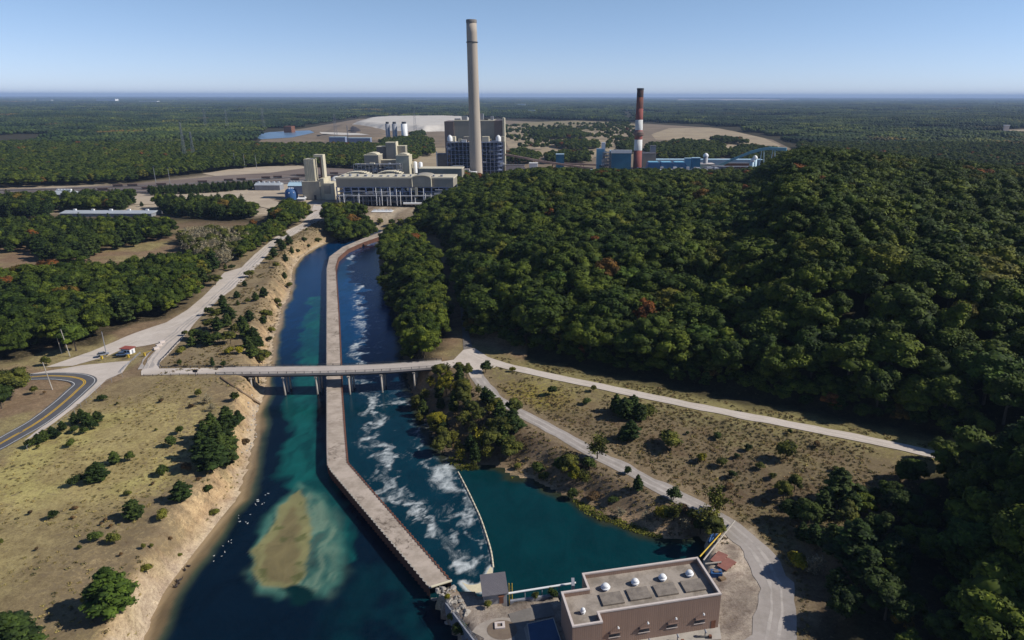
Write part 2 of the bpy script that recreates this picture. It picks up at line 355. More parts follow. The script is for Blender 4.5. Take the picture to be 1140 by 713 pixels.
# ------------------------------------------------------------------ ground
field_w = W([(-200,560),(0,512),(60,468),(104,436),(145,420),(262,420),(330,425),(330,470),(325,520),(320,560),(240,800),(-400,800)])
east_field = W([(532,410),(560,412),(700,443),(900,483),(1045,513),(1010,560),(960,600),(880,640),(820,590),(700,520),(600,468),(545,432)], -2)
yellow_p = [P(590,440,-1)[:2], P(572,432,-1)[:2]]
site_w = W([(-500,238),(-300,214),(0,209),(150,205),(240,193),(330,183),(345,192),(430,192),(460,182),(520,170),(560,190),(700,190),(880,190),(900,215),(560,214),(500,245),(430,243),(345,250),(300,240),(150,238),(-500,262)])
clear1 = W([(-60,272),(20,268),(60,272),(95,282),(110,281),(125,270),(190,262),(190,274),(120,287),(95,292),(50,293),(-60,292)])
LEFT = [([(-90,318),(60,316),(110,308),(160,303),(215,297),(238,297),(240,302),(224,322),(213,338),(182,353),(150,358),(116,368),(108,382),(62,384),(44,384),(42,392),(20,400),(-90,410)], 7.2, (10,15), 'broad', 'leaf_woods', 190, 'trees of the lower left woods', 'dark green broadleaf tree in the woods beside the pale gravel road, lower left', ('pine', .25, None)),
    ([(-90,254),(20,254),(100,255),(180,255),(200,264),(150,275),(120,281),(98,292),(80,297),(55,293),(25,282),(-90,280)], 8, (10,14), 'pine', None, 110, 'trees of the middle left belt', 'dark evergreen tree in the belt between the long warehouse and the brown clearing', ('broad', .4, 'leaf_woods')),
    ([(200,268),(235,262),(268,266),(282,272),(262,285),(250,298),(236,300),(212,286)], 5.2, (9,13), 'bare', None, 60, 'half bare grey trees', 'half bare grey brown tree in the thicket left of the gravel road', ('broad', .15, 'leaf_olive')),
    ([(275,266),(300,256),(318,258),(308,268),(295,276),(280,288),(268,292),(268,280)], 6.5, (8,11), 'broad', 'leaf_turning', 30, 'yellow green trees by the gravel road', 'yellow green tree turning colour beside the upper gravel road', ('broad', .3, 'leaf_yellow')),
    ([(312,240),(330,238),(342,240),(340,250),(326,256),(312,258),(305,250)], 6.5, (12,16), 'broad', 'leaf_woods', 24, 'dark trees left of the canal head', 'dark tall tree in the clump left of the canal head', None),
    ([(366,246),(385,243),(408,244),(412,252),(400,257),(385,259),(370,255)], 6, (13,18), 'broad', 'leaf_olive', 24, 'trees at the canal head', 'tall grey green tree in the clump at the canal head', ('broad', .3, 'leaf_woods')),
    ([(175,232),(215,229),(270,231),(290,240),(270,246),(230,244),(190,242)], 7, (11,15), 'pine', None, 60, 'pines of the central block', 'dark pine in the block between sand yard and half bare trees', ('broad', .3, 'leaf_woods')),
    ([(-60,232),(60,229),(64,234),(56,243),(-60,246)], 7, (13,17), 'pine', None, 40, 'pines of the far left block', 'dark pine in the block at the far left edge', ('broad', .4, 'leaf_woods')),
    ([(72,226),(148,224),(150,232),(140,236),(72,238)], 7, (11,15), 'pine', None, 40, 'pines above the long warehouse', 'dark pine in the block just above the long warehouse roof', ('broad', .4, 'leaf_woods')),
    ([(165,215),(285,208),(287,211.5),(240,215),(168,219)], 5.5, (7,10), 'pine', None, 60, 'pine row along the rail yard', 'small dark pine in the long row along the rail yard', None)]
WOODS = [W(l[0]) for l in LEFT]+[W([(428,262),(450,262),(470,275),(486,298),(492,330),(494,360),(490,388),(480,400),(458,404),(450,385),(444,350),(434,322),(427,294)])]
def gcol(x, y, z):
    n1 = fbm(x, y, 22, 21, 4); n2 = fbm(x, y, 6, 31, 3); n3 = fbm(x, y, 60, 41, 2)
    def lerp(c, t, w): return c*(1-w[:, None])+np.array(t)[None]*w[:, None]
    c = np.tile(np.array([.045, .040, .022]), (len(x), 1))
    open_w = (x < -10)*sstep(600, 560, y)*sstep(-600, -560, x); c = lerp(c, (.235, .165, .105), open_w); c = lerp(c, (.27, .225, .11), open_w*sstep(.5, .62, n1))
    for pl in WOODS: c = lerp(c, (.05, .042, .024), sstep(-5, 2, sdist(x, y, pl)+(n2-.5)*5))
    verge = sstep(-60, -20, sdist(x, y, field_w)+0*x)                      # margins of the open land west of the canal
    west = sstep(60, 30, line_dist(x, y, left_shore))*sstep(2, -2, -(-x-20))
    c = lerp(c, (.24, .19, .115), np.maximum(verge*.0, west))
    f = sstep(-4, 3, sdist(x, y, field_w)+(n2-.5)*8)
    c = lerp(c, (.35, .285, .13), f); c = lerp(c, (.375, .325, .13), f*sstep(.48, .62, n1)*sstep(.35, .6, n3)); c = lerp(c, (.205, .155, .095), f*sstep(.56, .38, n3)*.75)
    dl = line_dist(x, y, left_shore); wl = (x < -10)
    c = lerp(c, (.36, .27, .155), wl*sstep(17, 4, dl+(n2-.5)*18+(n1-.5)*18)*.6*sstep(620, 500, y))
    c = lerp(c, (.46, .325, .19), wl*sstep(7, 2, dl+(n2-.5)*12+(n1-.5)*9)*.85*sstep(620, 500, y)); n4 = fbm(x, y, 3.2, 91, 3); c = lerp(c, (.17, .125, .08), wl*sstep(16, 10, dl)*sstep(2, 5, dl)*sstep(.5, .62, n4)*.75)
    c = lerp(c, (.42, .34, .25), wl*sstep(3.6, 1.4, dl+(n2-.5)*3))
    e = sstep(-3, 3, sdist(x, y, east_field)+(n2-.5)*6); c = lerp(c, (.185, .145, .085), e); c = lerp(c, (.20, .175, .08), e*sstep(.5, .66, n1)*.7)
    c = lerp(c, (.13, .085, .055), e*sstep(.52, .4, n2)*.6)
    yf = np.exp(-((x-P(588,441,-1)[0])/15)**2-((y-P(588,441,-1)[1])/13)**2); c = lerp(c, (.30, .25, .05), np.clip(yf*1.2, 0, .85)*e)
    # strip between the lower road and the lake
    bank = sstep(45, 25, line_dist(x, y, east_shore))*(sdist(x, y, east_field) < 0)*(x > P(470,470,0)[0])*sstep(290, 262, y)
    c = lerp(c, (.17, .125, .085), bank); c = lerp(c, (.10, .07, .045), bank*sstep(.5, .38, n2)*.7)
    for (a, b, s_) in ((588, 528, 5.5), (610, 536, 4), (566, 524, 4), (655, 562, 4), (700, 580, 6), (725, 585, 5), (640, 548, 4), (745, 592, 4), (530, 513, 4)):
        px, py = P(a, b, -7.5); c = lerp(c, (.42, .30, .19), np.clip(1.3*np.exp(-((x-px)**2+(y-py)**2)/s_**2)*(.4+n2), 0, .95))
    p = sstep(-2, 3, sdist(x, y, PADP)+(n2-.5)*3); c = lerp(c, (.34, .29, .245), p); c = lerp(c, (.52, .44, .36), p*sstep(.44, .6, n1)); c = lerp(c, (.17, .14, .12), p*sstep(.48, .36, n2)*.6)
    for L_, w in ((UR, 9), (LR, 9)):
        d = line_dist(x, y, L_); c = lerp(c, (.27, .235, .105) if L_ is UR else (.24, .185, .12), sstep(w+(6 if L_ is UR else 0), 3.5, d+(n2-.5)*7)*.85*(1-p))
    s = sstep(-6, 4, sdist(x, y, site_w)+(n2-.5)*14); c = lerp(c, (.28, .225, .165), s); c = lerp(c, (.45, .38, .29), s*sstep(.5, .62, n1)); c = lerp(c, (.12, .09, .07), s*sstep(.47, .38, n1)*.8)
    k = sstep(-3, 4, sdist(x, y, clear1)+(n2-.5)*8); c = lerp(c, (.23, .155, .10), k); c = lerp(c, (.26, .22, .10), k*sstep(.52, .62, n1))
    veg = np.where(wl, sstep(2.2, 7, dl+(n2-.5)*7+(n1-.5)*5)*(.35+.65*sstep(30, 12, dl+(n1-.5)*30)), 0)*f+e*.75+bank*.8+open_w*.5*(1-f); veg = np.maximum(veg, wl*sstep(600, 560, y)*sstep(2, 7, dl+(n2-.5)*6)*sstep(34, 14, dl)*.9)*(1-p)*(1-s)
    return {'tint': np.clip(c, 0, 1), 'veg': np.clip(veg, 0, 1)}
def axis(lo, hi, st, glo, ghi, g=1.16):
    a = list(np.arange(lo, hi, st)); s_, v = st, a[-1]
    while v < ghi: s_ = min(s_*g, 2500); v += s_; a.append(v)
    b = []; s_, v = st, lo
    while v > glo: s_ = min(s_*g, 2500); v -= s_; b.append(v)
    return np.array(b[::-1]+a)
m, nt, b = nodes('ground_mat'); v = pos(nt); at = N(nt, 'ShaderNodeAttribute', attribute_name='tint')
f1 = noise(nt, v, .9, 6, .75); f2 = noise(nt, v, .12, 5, .65, 1.0); f3 = noise(nt, v, 3.5, 3, .7)
c = mix(nt, 1.0, at.outputs['Color'], ramp(nt, f1, [(.30, (.60, .56, .53)), (.5, (.97, .97, .97)), (.70, (1.25, 1.24, 1.2))]), 'MULTIPLY')
c = mix(nt, 1.0, c, ramp(nt, f2, [(.32, (.74, .70, .70)), (.62, (1.15, 1.15, 1.12))]), 'MULTIPLY')
c = mix(nt, 1.0, c, ramp(nt, f3, [(.35, (.80, .78, .75)), (.6, (1.1, 1.1, 1.08))]), 'MULTIPLY')
bp = N(nt, 'ShaderNodeBump', _Strength=.6, _Distance=.22); nt.links.new(f1, bp.inputs['Height']); nt.links.new(bp.outputs[0], b.inputs['Normal'])
va = N(nt, 'ShaderNodeAttribute', attribute_name='veg'); ng_ = noise(nt, v, .75, 7, .72, .8)
ma = N(nt, 'ShaderNodeMath', operation='MULTIPLY_ADD'); nt.links.new(va.outputs['Fac'], ma.inputs[0]); ma.inputs[1].default_value = .15; nt.links.new(ng_, ma.inputs[2])
mrv = N(nt, 'ShaderNodeMapRange'); mrv.inputs[1].default_value = .60; mrv.inputs[2].default_value = .68; nt.links.new(ma.outputs[0], mrv.inputs[0])
mv = N(nt, 'ShaderNodeMath', operation='MULTIPLY'); mv.inputs[1].default_value = .8; nt.links.new(mrv.outputs[0], mv.inputs[0])
c = mix(nt, mv.outputs[0], c, mix(nt, f3, (.12, .09, .05), (.25, .19, .115)))
nt.links.new(c, b.inputs['Base Color']); b.inputs['Roughness'].default_value = .95; b.inputs['Specular IOR Level'].default_value = .1
MAT['ground_mat'] = m
grid_mesh('ground', axis(-230, 250, 1.6, -57000, 57000), axis(84, 420, 1.6, -9000, 57000), H, 'ground_mat', attrs=gcol)

# ------------------------------------------------------------------ water
bar = W([(333,544),(322,556),(306,578),(294,598),(284,613),(282,640),(296,652),(318,656),(334,648),(344,630),(345,600),(340,575),(338,556)], WZ)
halo = W([(333,536),(350,545),(372,575),(384,600),(382,640),(366,665),(345,660),(318,664),(290,660),(278,640),(280,610),(300,575)], WZ)
plume = W([(350,330),(352,360),(348,400),(340,430),(336,470),(338,510),(348,545),(372,590),(385,625)], WZ); plume_w = [4, 7, 8.5, 6.5, 6.5, 8, 8, 6, 3]
dark_pool = W([(315,657),(326,651),(342,650),(354,655),(356,664),(346,671),(330,668)], WZ)
deep_g = W([(430,640),(440,700)], WZ)
foam_lines = [W(l, WZ) for l in [[(419,270),(396,282),(391,301),(404,310),(399,324),(396,335),(407,344),(399,355),(405,372),(399,386),(402,402),(402,425)],
    [(412,442),(417,464),(414,490),(428,506),(425,526),(418,532),(440,546),(457,562)], [(428,542),(454,562),(468,587),(498,604),(513,624),(533,641)]]]
foam_soft = [W(l, WZ) for l in [[(420,300),(414,340),(420,380),(418,410)], [(432,448),(446,436),(452,450)], [(455,480),(470,470),(474,490)], [(462,500),(480,512)], [(500,536),(508,560),(520,575),(530,600)], [(494,540),(500,575),(505,590)], [(405,408),(420,430),(448,425)], [(525,600),(532,625)]]]
foam_fan = [W(l, WZ) for l in [[(488,530),(500,560),(512,590)], [(494,522),(505,545),(515,565)], [(500,530),(512,562),(526,590),(536,612)], [(508,530),(522,560),(534,592),(543,620)], [(480,520),(470,500),(462,480)], [(455,452),(440,446),(425,452)]]]
blob = W([(483,516),(492,510),(508,519),(512,532),(518,548),(505,556),(492,550),(482,538),(474,527)], WZ)
yfoam = W([(514,648),(522,652),(536,650),(541,640),(546,630),(549,634),(548,645),(538,660),(524,660)], WZ)
cw_left = W([(428,257),(405,265.5),(382,275),(367,286),(364,299),(364,408),(364,419),(364.3,500),(365,518),(369,525),(479,655)], CWZ)
cw_right = W([(428,262),(405,270),(388,277.5),(377,287),(374,297),(377.5,350),(380,408),(380.7,433),(384,480),(387,515),(503,648)], CWZ)
boom = W([(510,526),(521,547),(528,562),(535,577),(542,598),(547,615),(549,632)], WZ)
def wcol(x, y, z):
    n1 = fbm(x, y, 14, 51, 4); n2 = fbm(x, y, 4, 61, 3); n3 = fbm(x*.7, y*.3, 20, 71, 3)
    def lerp(c, t, w): return c*(1-w[:, None])+np.array(t)[None]*np.clip(w, 0, 1)[:, None]
    right = inside(x, y, cw_right+[(200, 90), (200, 600)]); lake = right & (x > np.interp(y, [p[1] for p in boom[::-1]], [p[0] for p in boom[::-1]]))&(y < boom[0][1]+12)
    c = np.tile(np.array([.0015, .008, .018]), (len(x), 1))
    far = sstep(225, 360, y); c = lerp(c, (.002, .026, .080), far)  # far reach bluer: grazing sky reflection put into the tint
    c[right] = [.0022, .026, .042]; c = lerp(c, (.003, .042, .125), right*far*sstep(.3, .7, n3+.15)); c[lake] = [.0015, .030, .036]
    left = ~right
    best = np.full(len(x), 9.0); px_, py_ = x+(fbm(x, y, 12, 401, 3)-.5)*9, y+(fbm(x, y, 16, 407, 3)-.5)*14; strk = fbm(px_*1.0, py_*.22, 5, 411, 4)
    for i in range(len(plume)-1):
        d, t = seg_dist(px_, py_, plume[i], plume[i+1]); w = plume_w[i]*(1-t)+plume_w[i+1]*t; best = np.minimum(best, d/w)
    c = lerp(c, (.006, .085, .078), left*sstep(1.05, .45, best+(strk-.5)*1.2)*(.55+.45*sstep(.35, .6, strk)))
    c = lerp(c, (.002, .034, .042), left*sstep(165, 130, y)*sstep(.4, .6, n1)*sstep(-52, -30, x+(n1-.5)*40)*.7)
    hl = sdist(x, y, halo)+(n1-.5)*9; c = lerp(c, (.055, .105, .085), left*sstep(-2, 2.5, hl)*sstep(.2, .62, n2+.25*n3))
    ux, uy = x+(fbm(x, y, 10, 301, 3)-.5)*5, y+(fbm(x, y, 10, 307, 3)-.5)*6
    st = 1-np.abs(2*fbm(ux*1.1+uy*.25, uy*.28, 7, 311, 4)-1); hs = sdist(ux, uy, halo)
    c = lerp(c, (.038, .140, .112), left*sstep(-1.5, 1.5, hs)*np.clip((st-.62)/.25, 0, 1)*.8); c = lerp(c, (.15, .22, .155), left*sstep(0, 3, hs)*np.clip((st-.80)/.12, 0, 1)*.8*(x > bar[0][0]-4))
    bl = sdist(ux, uy, bar)+(n2-.5)*2; c = lerp(c, (.205, .195, .088), left*sstep(-.7, .5, bl)); c = lerp(c, (.155, .125, .062), left*sstep(1.2, 3, bl+(n1-.5)*5)*.85); c = lerp(c, (.085, .095, .035), left*sstep(.3, 1, bl)*sstep(.62, .72, fbm(x, y, 5, 331, 3))*.8)
    pk = sdist(ux, uy, dark_pool); c = lerp(c, (.002, .018, .02), left*sstep(-1, .6, pk)); 
    dl = line_dist(x, y, left_shore); sh = dl+(n1-.5)*5
    wd = (.46-.2*sstep(230, 330, y))
    c = lerp(c, (.045, .065, .042), left*sstep(11, 5, sh/wd)*.85); c = lerp(c, (.175, .125, .070), left*sstep(6.5, 2, sh/wd)*.9); c = lerp(c, (.30, .22, .13), left*sstep(1.6, .2, dl))
    de = line_dist(x, y, east_shore); c = lerp(c, (.035, .035, .015), right*sstep(3.5, .5, de+(n2-.5)*3)*.8)
    wx, wy = x+(fbm(x, y, 9, 201, 3)-.5)*9, y+(fbm(x, y, 9, 207, 3)-.5)*11
    rid = 1-np.abs(2*fbm(wx, wy*.8, 7, 211, 4)-1); rid2 = 1-np.abs(2*fbm(wx*1.2, wy, 3.2, 217, 3)-1); wisp = np.clip((rid-.70)/.28, 0, 1)*.85+np.clip((rid2-.84)/.14, 0, 1)*.45
    fo = np.zeros(len(x)); env = np.zeros(len(x))
    for L_ in foam_lines: env = np.maximum(env, np.exp(-(line_dist(wx, wy, L_)/4.6)**2))
    for L_ in foam_soft: env = np.maximum(env, .55*np.exp(-(line_dist(wx, wy, L_)/8)**2))
    for L_ in foam_fan: env = np.maximum(env, .8*np.exp(-(line_dist(wx, wy, L_)/3.5)**2))
    for L_ in foam_lines: fo = np.maximum(fo, np.exp(-(line_dist(wx, wy, L_)/2.0)**2)*.50)
    fo = np.maximum(fo, env*wisp*1.05)+env*.14
    fo = np.maximum(fo, sstep(-2, 3.5, sdist(wx, wy, blob)+(n1-.5)*5)*(.75+.5*wisp)); fo = np.maximum(fo, sstep(-1.5, .6, sdist(x, y, yfoam)+(n2-.5)*2)*1.5)
    fo = np.maximum(fo, np.exp(-(line_dist(x, y, boom)/.9)**2)*.9*right*~lake)
    fo = fo*right*(~lake)
    return {'tint': np.clip(c, 0, 1), 'foam': fo}
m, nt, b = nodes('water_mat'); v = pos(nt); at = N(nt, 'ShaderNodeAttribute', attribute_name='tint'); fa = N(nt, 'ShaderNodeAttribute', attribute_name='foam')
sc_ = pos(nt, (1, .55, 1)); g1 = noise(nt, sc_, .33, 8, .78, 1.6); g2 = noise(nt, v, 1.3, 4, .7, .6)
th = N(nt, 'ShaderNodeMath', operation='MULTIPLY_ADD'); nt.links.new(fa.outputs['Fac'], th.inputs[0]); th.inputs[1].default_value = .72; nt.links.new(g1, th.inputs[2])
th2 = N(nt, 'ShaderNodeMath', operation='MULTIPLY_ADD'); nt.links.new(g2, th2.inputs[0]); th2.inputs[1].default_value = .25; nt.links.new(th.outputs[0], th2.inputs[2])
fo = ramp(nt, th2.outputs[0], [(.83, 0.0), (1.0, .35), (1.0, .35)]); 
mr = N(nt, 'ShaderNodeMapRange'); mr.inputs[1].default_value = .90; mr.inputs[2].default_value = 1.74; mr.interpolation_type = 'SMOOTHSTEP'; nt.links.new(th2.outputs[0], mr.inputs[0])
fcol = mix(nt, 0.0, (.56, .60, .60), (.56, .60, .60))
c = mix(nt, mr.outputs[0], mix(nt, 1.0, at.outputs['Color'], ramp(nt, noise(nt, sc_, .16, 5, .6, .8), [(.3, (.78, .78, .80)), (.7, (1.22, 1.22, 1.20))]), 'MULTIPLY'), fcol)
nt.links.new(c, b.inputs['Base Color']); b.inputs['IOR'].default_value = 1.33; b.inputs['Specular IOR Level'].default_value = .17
rr = N(nt, 'ShaderNodeMapRange'); rr.inputs[3].default_value = .12; rr.inputs[4].default_value = .8; nt.links.new(mr.outputs[0], rr.inputs[0]); nt.links.new(rr.outputs[0], b.inputs['Roughness'])
bp = N(nt, 'ShaderNodeBump', _Strength=.35, _Distance=.18); nt.links.new(noise(nt, v, .9, 4, .6, .4), bp.inputs['Height']); nt.links.new(bp.outputs[0], b.inputs['Normal'])
MAT['water_mat'] = m
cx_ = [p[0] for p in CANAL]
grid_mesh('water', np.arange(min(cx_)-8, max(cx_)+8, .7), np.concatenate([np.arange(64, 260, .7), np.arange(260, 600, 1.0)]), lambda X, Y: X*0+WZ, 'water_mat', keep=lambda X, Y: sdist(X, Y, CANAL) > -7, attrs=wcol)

# ------------------------------------------------------------------ roads and paths (structure)
mat('wheel_track', (.44,.395,.355), .9, 0, .3, (.29,.26,.235)); mat('wheel_track_pale', (.60,.53,.46), .9, 0, .25, (.50,.44,.375))
road_a = W([(50,407),(100,390.5),(121,381),(142,372.6),(163,365),(185,358),(208,345),(225,331),(240,317),(247,306),(250,303.5),(269,298),(283,284),(306,265),(321,256),(336,249),(346,236),(350,226),(372,228),(364,240),(353,247),(327,262),(309,270),(286,298),(272,312),(260,322),(243,334),(225,351),(213,365),(200,382),(178,404),(177,410.3),(262,410.3),(262,416.8),(157,417.2),(157,412.8),(173,391),(184,380),(160,384),(135,388),(118,396),(80,405.5)])
drape('gravel_road', road_a, 'gravel_pale', .16, 4)
drape('gravel_turnout', W([(24,416),(55,410.5),(90,405),(121,402),(146,400.5),(136,414),(118,421),(108,431),(98,440),(60,468),(40,482),(26,488),(80,446),(92,432),(92,424),(80,420),(50,420)]), 'gravel_pale', .12, 4)
pr = W([(-60,520),(-20,501),(0,491),(20,480),(42,467.7),(60,455),(78,440),(90,429),(95,423.5),(90,419.5),(78,417.6),(55,417),(33,418),(0,419),(-50,420)])
gr = W([(356,236),(345,247),(325,259),(308,268),(284,291),(262,313),(240,333),(205,365),(170,393),(163,410)])
for s_, w_ in ((-2.2, .8), (-.4, .7), (1.6, .9)): ribbon('gravel_road_track', gr, w_, 'wheel_track', .205, 1, s_, edge=1.2)
ribbon('gravel_road_track', W([(230,341),(190,362),(150,376),(120,388),(80,404)]), 1.2, 'wheel_track_pale', .205, 1, 2, edge=1.5)
ribbon('paved_road', pr, [7.8, 7.8, 7.8, 8.4, 8, 7.2, 7.2], 'asphalt', .2)
ribbon('road_marking', pr, .35, 'paint_yellow', .215, 1, .28); ribbon('road_marking', pr, .35, 'paint_yellow', .215, 1, -.28)
ribbon('road_marking', pr, .2, 'paint_white', .215, 1, 3.3); ribbon('road_marking', pr, .2, 'paint_white', .215, 1, -3.3)
ribbon('lower_road', LR, [5.5, 5, 5, 5, 5.4, 6, 7.5, 9, 10], 'gravel_grey', .09, 4, edge=1.6)
for s_ in (-1.25, 1.0): ribbon('lower_road_track', LR, .75, 'wheel_track', .105, 1, s_, edge=.7)
for s_ in (-.95, .95): ribbon('upper_road_track', UR, .6, 'wheel_track_pale', .20, 1, s_, edge=.5)
ribbon('upper_road', UR, [6.5, 5.2, 5, 5, 5, 5], 'gravel_pale', .18, 3, edge=.8)
drape('road_junction', W([(487,404),(505,401),(516,390),(528,388),(545,399),(556,406),(550,410),(538,408),(536,420),(524,420),(518,408),(487,410.5)]), 'gravel_pale', .15, 2)
drape('corridor_road', W([(511,330),(514,330),(519,360),(526,388),(516,390),(514,360)]), 'concrete_dark', .14, 4)  # dark material stands in for the hill's shade over this road
drape('concrete_apron', [P(a, b, PADZ) for a, b in [(668,712),(720,700),(792,688),(801,696),(803,712),(760,716),(680,728)]], 'concrete', .1, 3)
m = mat('gravel_ring', (.36,.31,.26), .9, 0, .3, (.27,.23,.19))
ring = [P(595+38*math.cos(t)*1.0-34, 712+24*math.sin(t), PADZ) for t in np.linspace(0, 2*math.pi, 28)[:-1]]
drape('turning_circle', ring, 'gravel_ring', .09, 3)
mat('dirt_brown', (.19,.145,.105), .95, 0, .5, (.14,.10,.075))
drape('turning_circle_island', [P(559+17*math.cos(t), 702+11*math.sin(t), PADZ) for t in np.linspace(0, 2*math.pi, 22)[:-1]], 'dirt_brown', .13, 3)
drape('access_drive', [P(a, b, PADZ) for a, b in [(566,684),(612,671),(618,686),(590,691),(583,700),(592,735),(575,735),(572,700)]], 'concrete_dark', .12, 3)
# ------------------------------------------------------------------ canal works
def corrugate(pts, amp=.2, step=.75):
    o = []
    for i, p in enumerate(resample(pts, step)):
        o.append(p)
    q = []
    for i, p in enumerate(o):
        a, b = o[max(0, i-1)], o[min(len(o)-1, i+1)]; L = math.hypot(b[0]-a[0], b[1]-a[1]) or 1
        s_ = amp if (i//1) % 2 else -amp; q.append((p[0]-(b[1]-a[1])/L*s_, p[1]+(b[0]-a[0])/L*s_))
    return q
mat('causeway_top', (.47,.39,.32), .95, 0, .16, (.27,.22,.17), .05)
mat('sheet_pile', (.16,.075,.05), .8, .3, .4, (.09,.05,.04), stretch=(1, 1, .2))
m = MAT['causeway_top']; nt = m.node_tree; b = nt.nodes['Principled BSDF']; old = b.inputs['Base Color'].links[0].from_socket; v = pos(nt)   # grime and weeds on the sand
st_ = ramp(nt, noise(nt, v, .09, 2, .5), [(.48, 0.0), (.6, 1.0)]); f_ = ramp(nt, noise(nt, v, .55, 6, .75, .5), [(.48, 0.0), (.62, 1.0)])
mm_ = N(nt, 'ShaderNodeMath', operation='MULTIPLY'); nt.links.new(st_, mm_.inputs[0]); nt.links.new(f_, mm_.inputs[1]); nt.links.new(mix(nt, mm_.outputs[0], old, (.13,.10,.075)), b.inputs['Base Color'])
cw = thing('causeway', 'long sand topped sheet pile dividing wall running down the middle of the canal', 'causeway', (*P(375,450,CWZ), WZ))
def mid(a, b, t): return tuple(p*(1-t)+q*t for p, q in zip(a, b))
def frac_line(pts, n):
    s_ = np.concatenate([[0], np.cumsum([math.hypot(b[0]-a[0], b[1]-a[1]) for a, b in zip(pts, pts[1:])])]); t = np.linspace(0, s_[-1], n); return list(zip(np.interp(t, s_, [q[0] for q in pts]), np.interp(t, s_, [q[1] for q in pts])))
def teeth(o, amp=.2):
    q = []
    for i, p in enumerate(o):
        a, b = o[max(0, i-1)], o[min(len(o)-1, i+1)]; L = math.hypot(b[0]-a[0], b[1]-a[1]) or 1; s_ = amp if i % 2 else -amp; q.append((p[0]-(b[1]-a[1])/L*s_, p[1]+(b[0]-a[0])/L*s_))
    return q
wl, wr = [], []
for la, lb, ra, rb3 in ((0, 5, 0, 6), (5, 8, 6, 9), (8, 10, 9, 10)):
    A_, B_ = cw_left[la:lb+1], cw_right[ra:rb3+1]; n = int(sum(math.hypot(b[0]-a[0], b[1]-a[1]) for a, b in zip(A_, A_[1:]))/.8); wl += frac_line(A_, n)[:-1]; wr += frac_line(B_, n)[:-1]
wl = teeth(wl+[cw_left[10]]); wr = teeth(wr+[cw_right[10]])
mb = MB()
for i in range(len(wl)-1): mb.quad((*wl[i], CWZ-.05), (*wl[i+1], CWZ-.05), (*wr[i+1], CWZ-.05), (*wr[i], CWZ-.05))
mb.build('fill', 'causeway_top', cw)
for side, pts in (('left', wl), ('right', wr)):
    mb = MB()
    for a, b in zip(pts, pts[1:]): mb.quad((a[0], a[1], WZ-3), (b[0], b[1], WZ-3), (b[0], b[1], CWZ+.1), (a[0], a[1], CWZ+.1))
    mb.build('sheet_piling', 'sheet_pile', cw)
    mb = MB()
    for a, b in zip(pts, pts[1:]):
        L = math.hypot(b[0]-a[0], b[1]-a[1]); nx, ny = -(b[1]-a[1])/L*.16, (b[0]-a[0])/L*.16
        mb.quad((a[0]-nx, a[1]-ny, CWZ+.12), (b[0]-nx, b[1]-ny, CWZ+.12), (b[0]+nx, b[1]+ny, CWZ+.12), (a[0]+nx, a[1]+ny, CWZ+.12))
    mb.build('cap', 'concrete' if side == 'left' else 'rust', cw)
a, b = P(480,655,CWZ), P(503,648,CWZ); mb = MB(); mb.tube((*a, CWZ+.35), (*b, CWZ+.35), .3, .3, 8)
tag(mb.build('timber_beam', 'cream'), 'pale cream beam lying across the near end of the dividing wall', 'beam')
# rubble bank and retaining wall at the near end
def rock_mesh(r, seed, name='rock'):
    bm = bmesh.new(); bmesh.ops.create_icosphere(bm, subdivisions=2, radius=r); rg = random.Random(seed)
    k = [Vector((rg.uniform(-1, 1), rg.uniform(-1, 1), rg.uniform(-1, 1))).normalized() for _ in range(9)]
    for v in bm.verts:
        d = v.co.normalized()
        for q in k:
            t = d.dot(q)
            if t > .72: v.co -= q*(t-.72)*r*1.6
        v.co.z *= .6
    me = bpy.data.meshes.new(name); bm.to_mesh(me); bm.free(); me.materials.append(MAT['rock']); return me
rocks = [rock_mesh(1, i) for i in range(4)]
rv = random.Random(3)
for i in range(46):
    t = rv.random(); a = mid(P(482,657,PADZ), P(508,688,PADZ), t); x, y = a[0]+rv.uniform(-.6, 5*(1-.5*t)), a[1]+rv.uniform(-.6, 2.5)
    o = link(bpy.data.objects.new('rock', rocks[i % 4])); r = rv.uniform(.35, .95); o.scale = (r, r*rv.uniform(.7, 1.2), r); o.rotation_euler.z = rv.uniform(0, 6)
    o.location = (x, y, max(Hs(x, y), WZ)+r*.15); tag(o, 'pale broken riprap block heaped at the near end of the dividing wall', 'rock', 'riprap blocks at the end of the dividing wall')
for i in range(34):
    t = rv.random(); k = rv.randrange(3); pts = W([(290,449),(286,464),(286,488),(279,509)], WZ); a = mid(pts[k], pts[k+1], t)
    x, y = a[0]-rv.uniform(.3, 3.4), a[1]+rv.uniform(-1, 1); o = link(bpy.data.objects.new('rock', rocks[i % 4])); r = rv.uniform(.25, .7); o.scale = (r, r, r); o.rotation_euler.z = rv.uniform(0, 6)
    o.location = (x, y, Hs(x, y)+r*.2); tag(o, 'small pale boulder on the sandy left shore below the bridge', 'rock', 'boulders on the left shore')
rw = MB(); q = resample([(p[0]-.15, p[1]) for p in pad_w[1:]], 2)
for a, b in zip(q, q[1:]):
    L = math.hypot(b[0]-a[0], b[1]-a[1]); ang = math.atan2(b[1]-a[1], b[0]-a[0])
    rw.prism([(a[0]+.2*math.sin(ang), a[1]-.2*math.cos(ang)), (b[0]+.2*math.sin(ang), b[1]-.2*math.cos(ang)), (b[0]-.2*math.sin(ang), b[1]+.2*math.cos(ang)), (a[0]-.2*math.sin(ang), a[1]+.2*math.cos(ang))], WZ-2, PADZ+.25)
tag(rw.build('retaining_wall', 'steel_grey'), 'grey steel retaining wall edging the gravel yard on its canal side', 'retaining wall')
